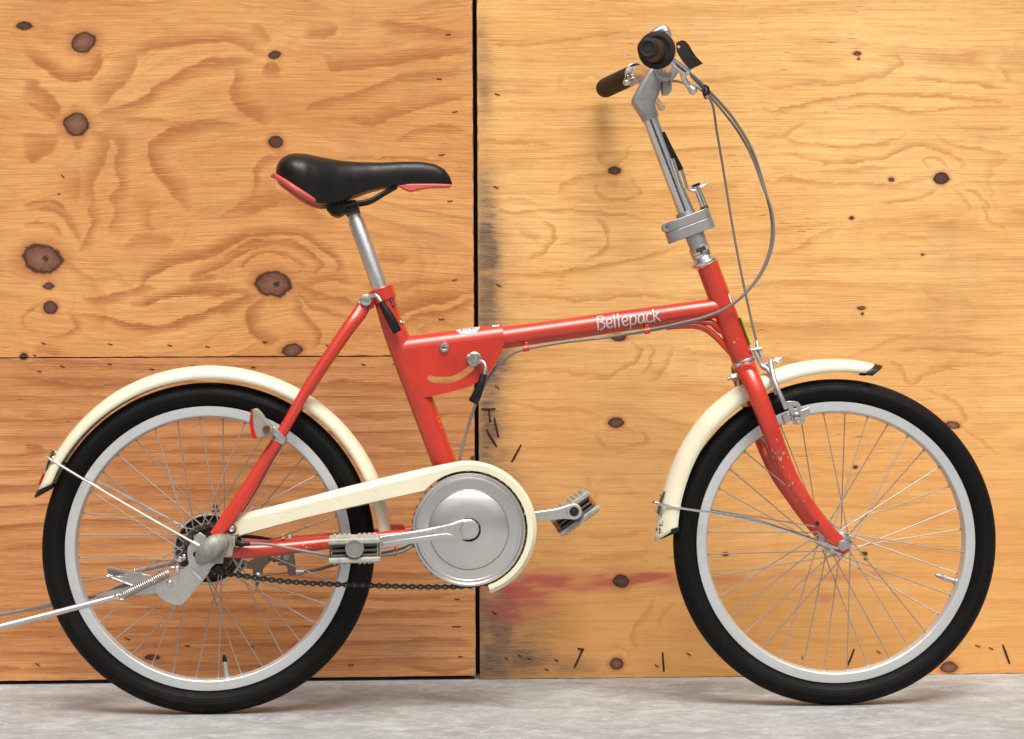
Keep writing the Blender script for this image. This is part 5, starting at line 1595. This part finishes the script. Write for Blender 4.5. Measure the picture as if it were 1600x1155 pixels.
# band-brake anchor and cable stop beyond the wheel
zq = lambda pts: zz(340, 850, 7.273, pts)
b = MB(); b.plate(zq([(215,260),(240,200),(290,180),(350,200),(400,170),(440,150),(600,120),(600,200),(520,280),(500,380),(470,450),(440,540),(425,530),(430,440),(400,380),(400,290),(330,280),(260,310),(245,350),(215,340)]), -.062, -.058)
an = b.build('brake_anchor', 'dull_metal', bike, bevel=.0005)
b = MB()
b.tube(FP(zq([(595, 150), (720, 165)]), -.055), .0060, 14); b.tube(FP(zq([(640, 150), (670, 155)]), -.055), .0082, 14)
b.plate(zq([(720,110),(740,100),(840,100),(870,120),(885,290),(885,350),(870,362),(800,355),(795,280),(770,245),(690,245),(680,225),(720,215)]), -.060, -.048)
b.build('cable_stop', 'dull_metal', an, bevel=.0010)
b = MB(); b.lathe(F(447.5, 871, -.048), NN, [(0, 0), (0, .0045), (.003, .0045), (.003, .002), (.001, .002), (.001, 0)], 14); b.build('stop_screw', 'cast', an)
b = MB(); b.tube(FP(zq([(880, 325), (985, 318)]), -.054), .0042, 12); b.tube(FP(zq([(895, 325), (925, 323)]), -.054), .0058, 12); b.build('cable_adjuster', 'cast', an)
b = MB(); b.ball(F(403, 900, -.056), .0062, .004, .006); b.build('anchor_bolt', 'zinc', an)
b = MB(); b.lathe(F(379.5, 883.5, -.058), NN, [(0, .0030), (0, .0070), (.003, .0070), (.003, .0030)], 18, closed=True); b.build('anchor_eye', 'worn_cast', an)
cable([(476, 893, -.054), (500, 889, -.05), (525, 882, -.04), (550, 876, -.03), (590, 868, -.01), (640, 856, .0)], .0026, mat='dull_metal')
cable([(412, 900, -.054), (432, 897, -.054), (452, 894.5, -.054)], .0011, mat='dull_metal')

# ---------- rear reflector on the stay
zr = lambda pts: zz(360, 600, 4.62, pts)
b = MB(); b.plate(zr([(155,190),(172,176),(195,178),(225,210),(262,262),(290,292),(308,318),(306,345),(290,365),(262,372),(240,384),(215,396),(190,396),(168,350),(155,290)]), .052, .078)
ref = b.build('rear_reflector', 'reflector_body', bike, bevel=.005, seg=4)
b = MB(); b.plate(zr([(148,190),(162,180),(158,240),(168,320),(188,394),(172,398),(156,388),(146,340),(136,270)]), .048, .082)
b.build('reflector_lens', 'reflector_red', ref, bevel=.0015, label='red lens facing backward')
b = MB(); b.lathe(F(416.5, 671, .078), NN, [(0, 0), (0, .0062), (.0015, .0060), (.0015, .0035), (.0002, .0035), (.0002, 0)], 18)
b.build('reflector_screw', 'bolt_rust', ref)
b = MB(); b.tube(FP([(427, 671, .050), (440, 680, .050), (442, 686, .050)]), [.0075, .0085, .0085], 16, flat=.0115)
b = MB()
sdv = (F(441, 676, .050) - F(433, 690, .050)).normalized()
b.lathe(F(433.5, 690, .050), sdv, [(0, .0085), (0, .0112), (.0120, .0112), (.0120, .0085)], 24)
b.plate([(421, 674), (427, 666), (443, 681), (438, 690)], .050, .062)
b.build('reflector_clamp', 'zinc', ref, bevel=.0006)

# ---------- decals
b1 = MB(); b2 = MB()
TA, TB = F(785, 528.5), F(1134, 479.5)
tax = (TB - TA).normalized(); tup = NN.cross(tax).normalized()
if tup.z < 0: tup = -tup
TL = (TB - TA).length
def on_tube(a, h, off):
    fr_ = a / TL; rr = .0172 + (.0160 - .0172) * fr_
    ph = h / rr
    return TA + tax * a + NN * (math.cos(ph) * (rr + off)) + tup * (math.sin(ph) * (rr + off))
def ribbon(b, pts, wdt, off):
    P = cat([(x, y, 0) for x, y in pts], 6)
    vs = []; n = len(P); k = 0
    L = []; Rr_ = []
    for i, p in enumerate(P):
        t = (P[min(i + 1, n - 1)] - P[max(i - 1, 0)]).normalized(); o = Vector((-t.y, t.x, 0))
        L.append(p + o * wdt / 2); Rr_.append(p - o * wdt / 2)
    for i in range(n):
        for q_ in (L[i], Rr_[i]): vs.append(on_tube(q_.x, q_.y, off))
    b.add(vs, [(2 * i, 2 * i + 1, 2 * i + 3, 2 * i + 2) for i in range(n - 1)])
    for e_ in (P[0], P[-1]):
        c = [Vector((e_.x + wdt / 2 * math.cos(2 * PI * j / 8), e_.y + wdt / 2 * math.sin(2 * PI * j / 8), 0)) for j in range(8)]
        b.add([on_tube(q_.x, q_.y, off + .00002) for q_ in c], [tuple(range(8))])
GL = {
 'B': (13.2, [[(1.2, -.5), (2.8, 21)], [(3.2, 20.8), (9, 21.2), (11.5, 18), (9, 13), (5.4, 11.2)], [(5.4, 11.2), (10.5, 9.5), (12, 5.5), (9, 1.5), (4.6, -.6)]]),
 'e': (12.2, [[(2.4, 6.8), (6, 7.2), (10, 8.5), (9.2, 12.5), (6, 14.3), (3.2, 12), (2.0, 7.5), (3.2, 2.2), (6.5, .2), (10.4, 2.6)]]),
 'l': (5.9, [[(1.8, -.4), (2.8, 20.8)]]),
 'p': (12.8, [[(1.2, -7), (2.2, 13.5)], [(2.2, 9), (4.5, 13.4), (8.5, 14), (11, 10), (10, 4), (6.4, .6), (2.2, 2.2)]]),
 'a': (12.6, [[(10.2, 13.2), (6, 14.2), (2.6, 10.5), (1.6, 5), (3.6, .8), (7, 2.2), (9.8, 8), (10.4, 13.2), (10.6, 6), (11.6, .4)]]),
 'c': (11.2, [[(9.8, 12.2), (6.4, 14.3), (3, 11.5), (1.5, 6.5), (3, 1.8), (6.6, .3), (10, 2.4)]]),
 'k': (12, [[(1.5, .2), (2.4, 20.5)], [(10.4, 14.5), (6.5, 11), (3.0, 8.2)], [(4.2, 9), (7.5, 4.2), (11.4, -.2)]]),
}
a0 = (F(931, 508) - TA).dot(tax); a1 = (F(1030, 494) - TA).dot(tax)
word = 'Bellepack'
totw = sum(GL[c][0] for c in word)
kx = (a1 - a0) / totw; kz = .00103
x = a0
hbase = -.0078
for c in word:
    adv, strokes = GL[c]
    for st_ in strokes:
        pts = [(x + px * kx, hbase + py * kz) for px, py in st_]
        ribbon(b1, pts, .0023, .00035); ribbon(b2, pts, .0035, .0002)
    x += adv * kx
tx = b1.build('frame_lettering', 'decal_silver', top, flat=True)
b2.build('lettering_outline', 'decal_edge', top, flat=True)
# white badge over the housing's rounded back, with small print, and a little barcode label
def on_back(f, th, off=.0003):
    c = c0.lerp(c1, f)
    return c + NN * (math.cos(th) * (r_h + off)) + up2 * (math.sin(th) * (r_h + off))
def patch(f0, f1, t0, t1, mat, name, off, rc=0, n=10):
    b = MB(); vs = []; fs = []
    for i in range(n + 1):
        u = i / n; f = f0 + (f1 - f0) * u
        # rounded lower corners
        cut = 0
        if rc:
            d_ = min(u, 1 - u)
            if d_ < rc: cut = (1 - math.sqrt(max(0, 1 - (1 - d_ / rc) ** 2))) * .45
        for j in range(7):
            vs.append(on_back(f, R(t0 + (t1 - t0) * (cut + (1 - cut) * j / 6)), off))
    for i in range(n):
        for j in range(6):
            a = i * 7 + j; fs.append((a, a + 1, a + 8, a + 7))
    b.add(vs, fs)
    return b.build(name, mat, hous)
patch(.545, .785, 33, 150, 'white_sticker', 'badge', .0003, .35, 24)
patch(.562, .768, 38, 145, 'decal_ink', 'badge_line', .00045, .35, 24)
patch(.568, .762, 39.5, 143, 'white_sticker', 'badge_field', .0006, .35, 24)
for i, (f0, f1, t0, t1) in enumerate([(.59, .615, 56, 75), (.625, .64, 60, 78), (.65, .665, 58, 80), (.68, .71, 60, 76), (.715, .73, 58, 74)]):
    patch(f0, f1, t0, t1, 'decal_ink', 'badge_print', .0008, 0, 2)
patch(.905, .975, 58, 110, 'white_sticker', 'small_label', .0003, 0, 4)
patch(.915, .965, 70, 80, 'decal_ink', 'label_print', .0005, 0, 3)
# orange test mark on the seat tube, white mark above
SA, SB = F(630, 552), F(733, 827)
sax = (SB - SA).normalized(); sside = NN.cross(sax).normalized()
if sside.x < 0: sside = -sside
def on_seat(a, ph, off): return SA + sax * a + (NN * math.cos(R(ph)) + sside * math.sin(R(ph))) * (.0192 + off)
def spatch(a0_, a1_, p0, p1, mat, name, off):
    b = MB(); vs = []; fs = []
    for i in range(2):
        for j in range(5):
            vs.append(on_seat(a0_ + (a1_ - a0_) * i, p0 + (p1 - p0) * j / 4, off))
    for j in range(4): fs.append((j, j + 1, j + 6, j + 5))
    b.add(vs, fs); return b.build(name, mat, seat_t)
A_ = (F(684, 653) - SA).dot(sax)
spatch(A_ - .003, A_ + .0175, 42, 66, 'decal_orange', 'test_label', .0003)
spatch(A_ - .001, A_ + .004, 48, 62, 'red_paint', 'label_print', .0006)
spatch(A_ + .008, A_ + .0155, 48, 62, 'red_paint', 'label_print', .0006)
b = MB(); b.plate([(624, 500.5), (626.5, 500), (628.5, 504), (626.5, 504.8)], .008, .0130); b.build('size_mark', 'white_sticker', seat_t)
b = MB(); b.plate([(629, 502.5), (630.8, 502), (631.5, 504), (629.8, 504.6)], .006, .0110); b.build('size_mark', 'white_sticker', seat_t)

# ---------- tag hanging from the shifter
b = MB()
b.plate(zz(960, 30, 5.5, [(530,205),(580,180),(610,188),(640,220),(668,270),(700,318),(762,382),(650,435),(590,370),(535,280)]), .1055, .1065, [zz(960, 30, 5.5, [(538,232),(548,224),(560,226),(567,236),(560,248),(548,250)])])
tag = b.build('hang_tag', 'tag_card', None, flat=True)
tag['label'] = 'dark brown card tag with a punched hole hanging by the near grip'
tag['category'] = 'tag'
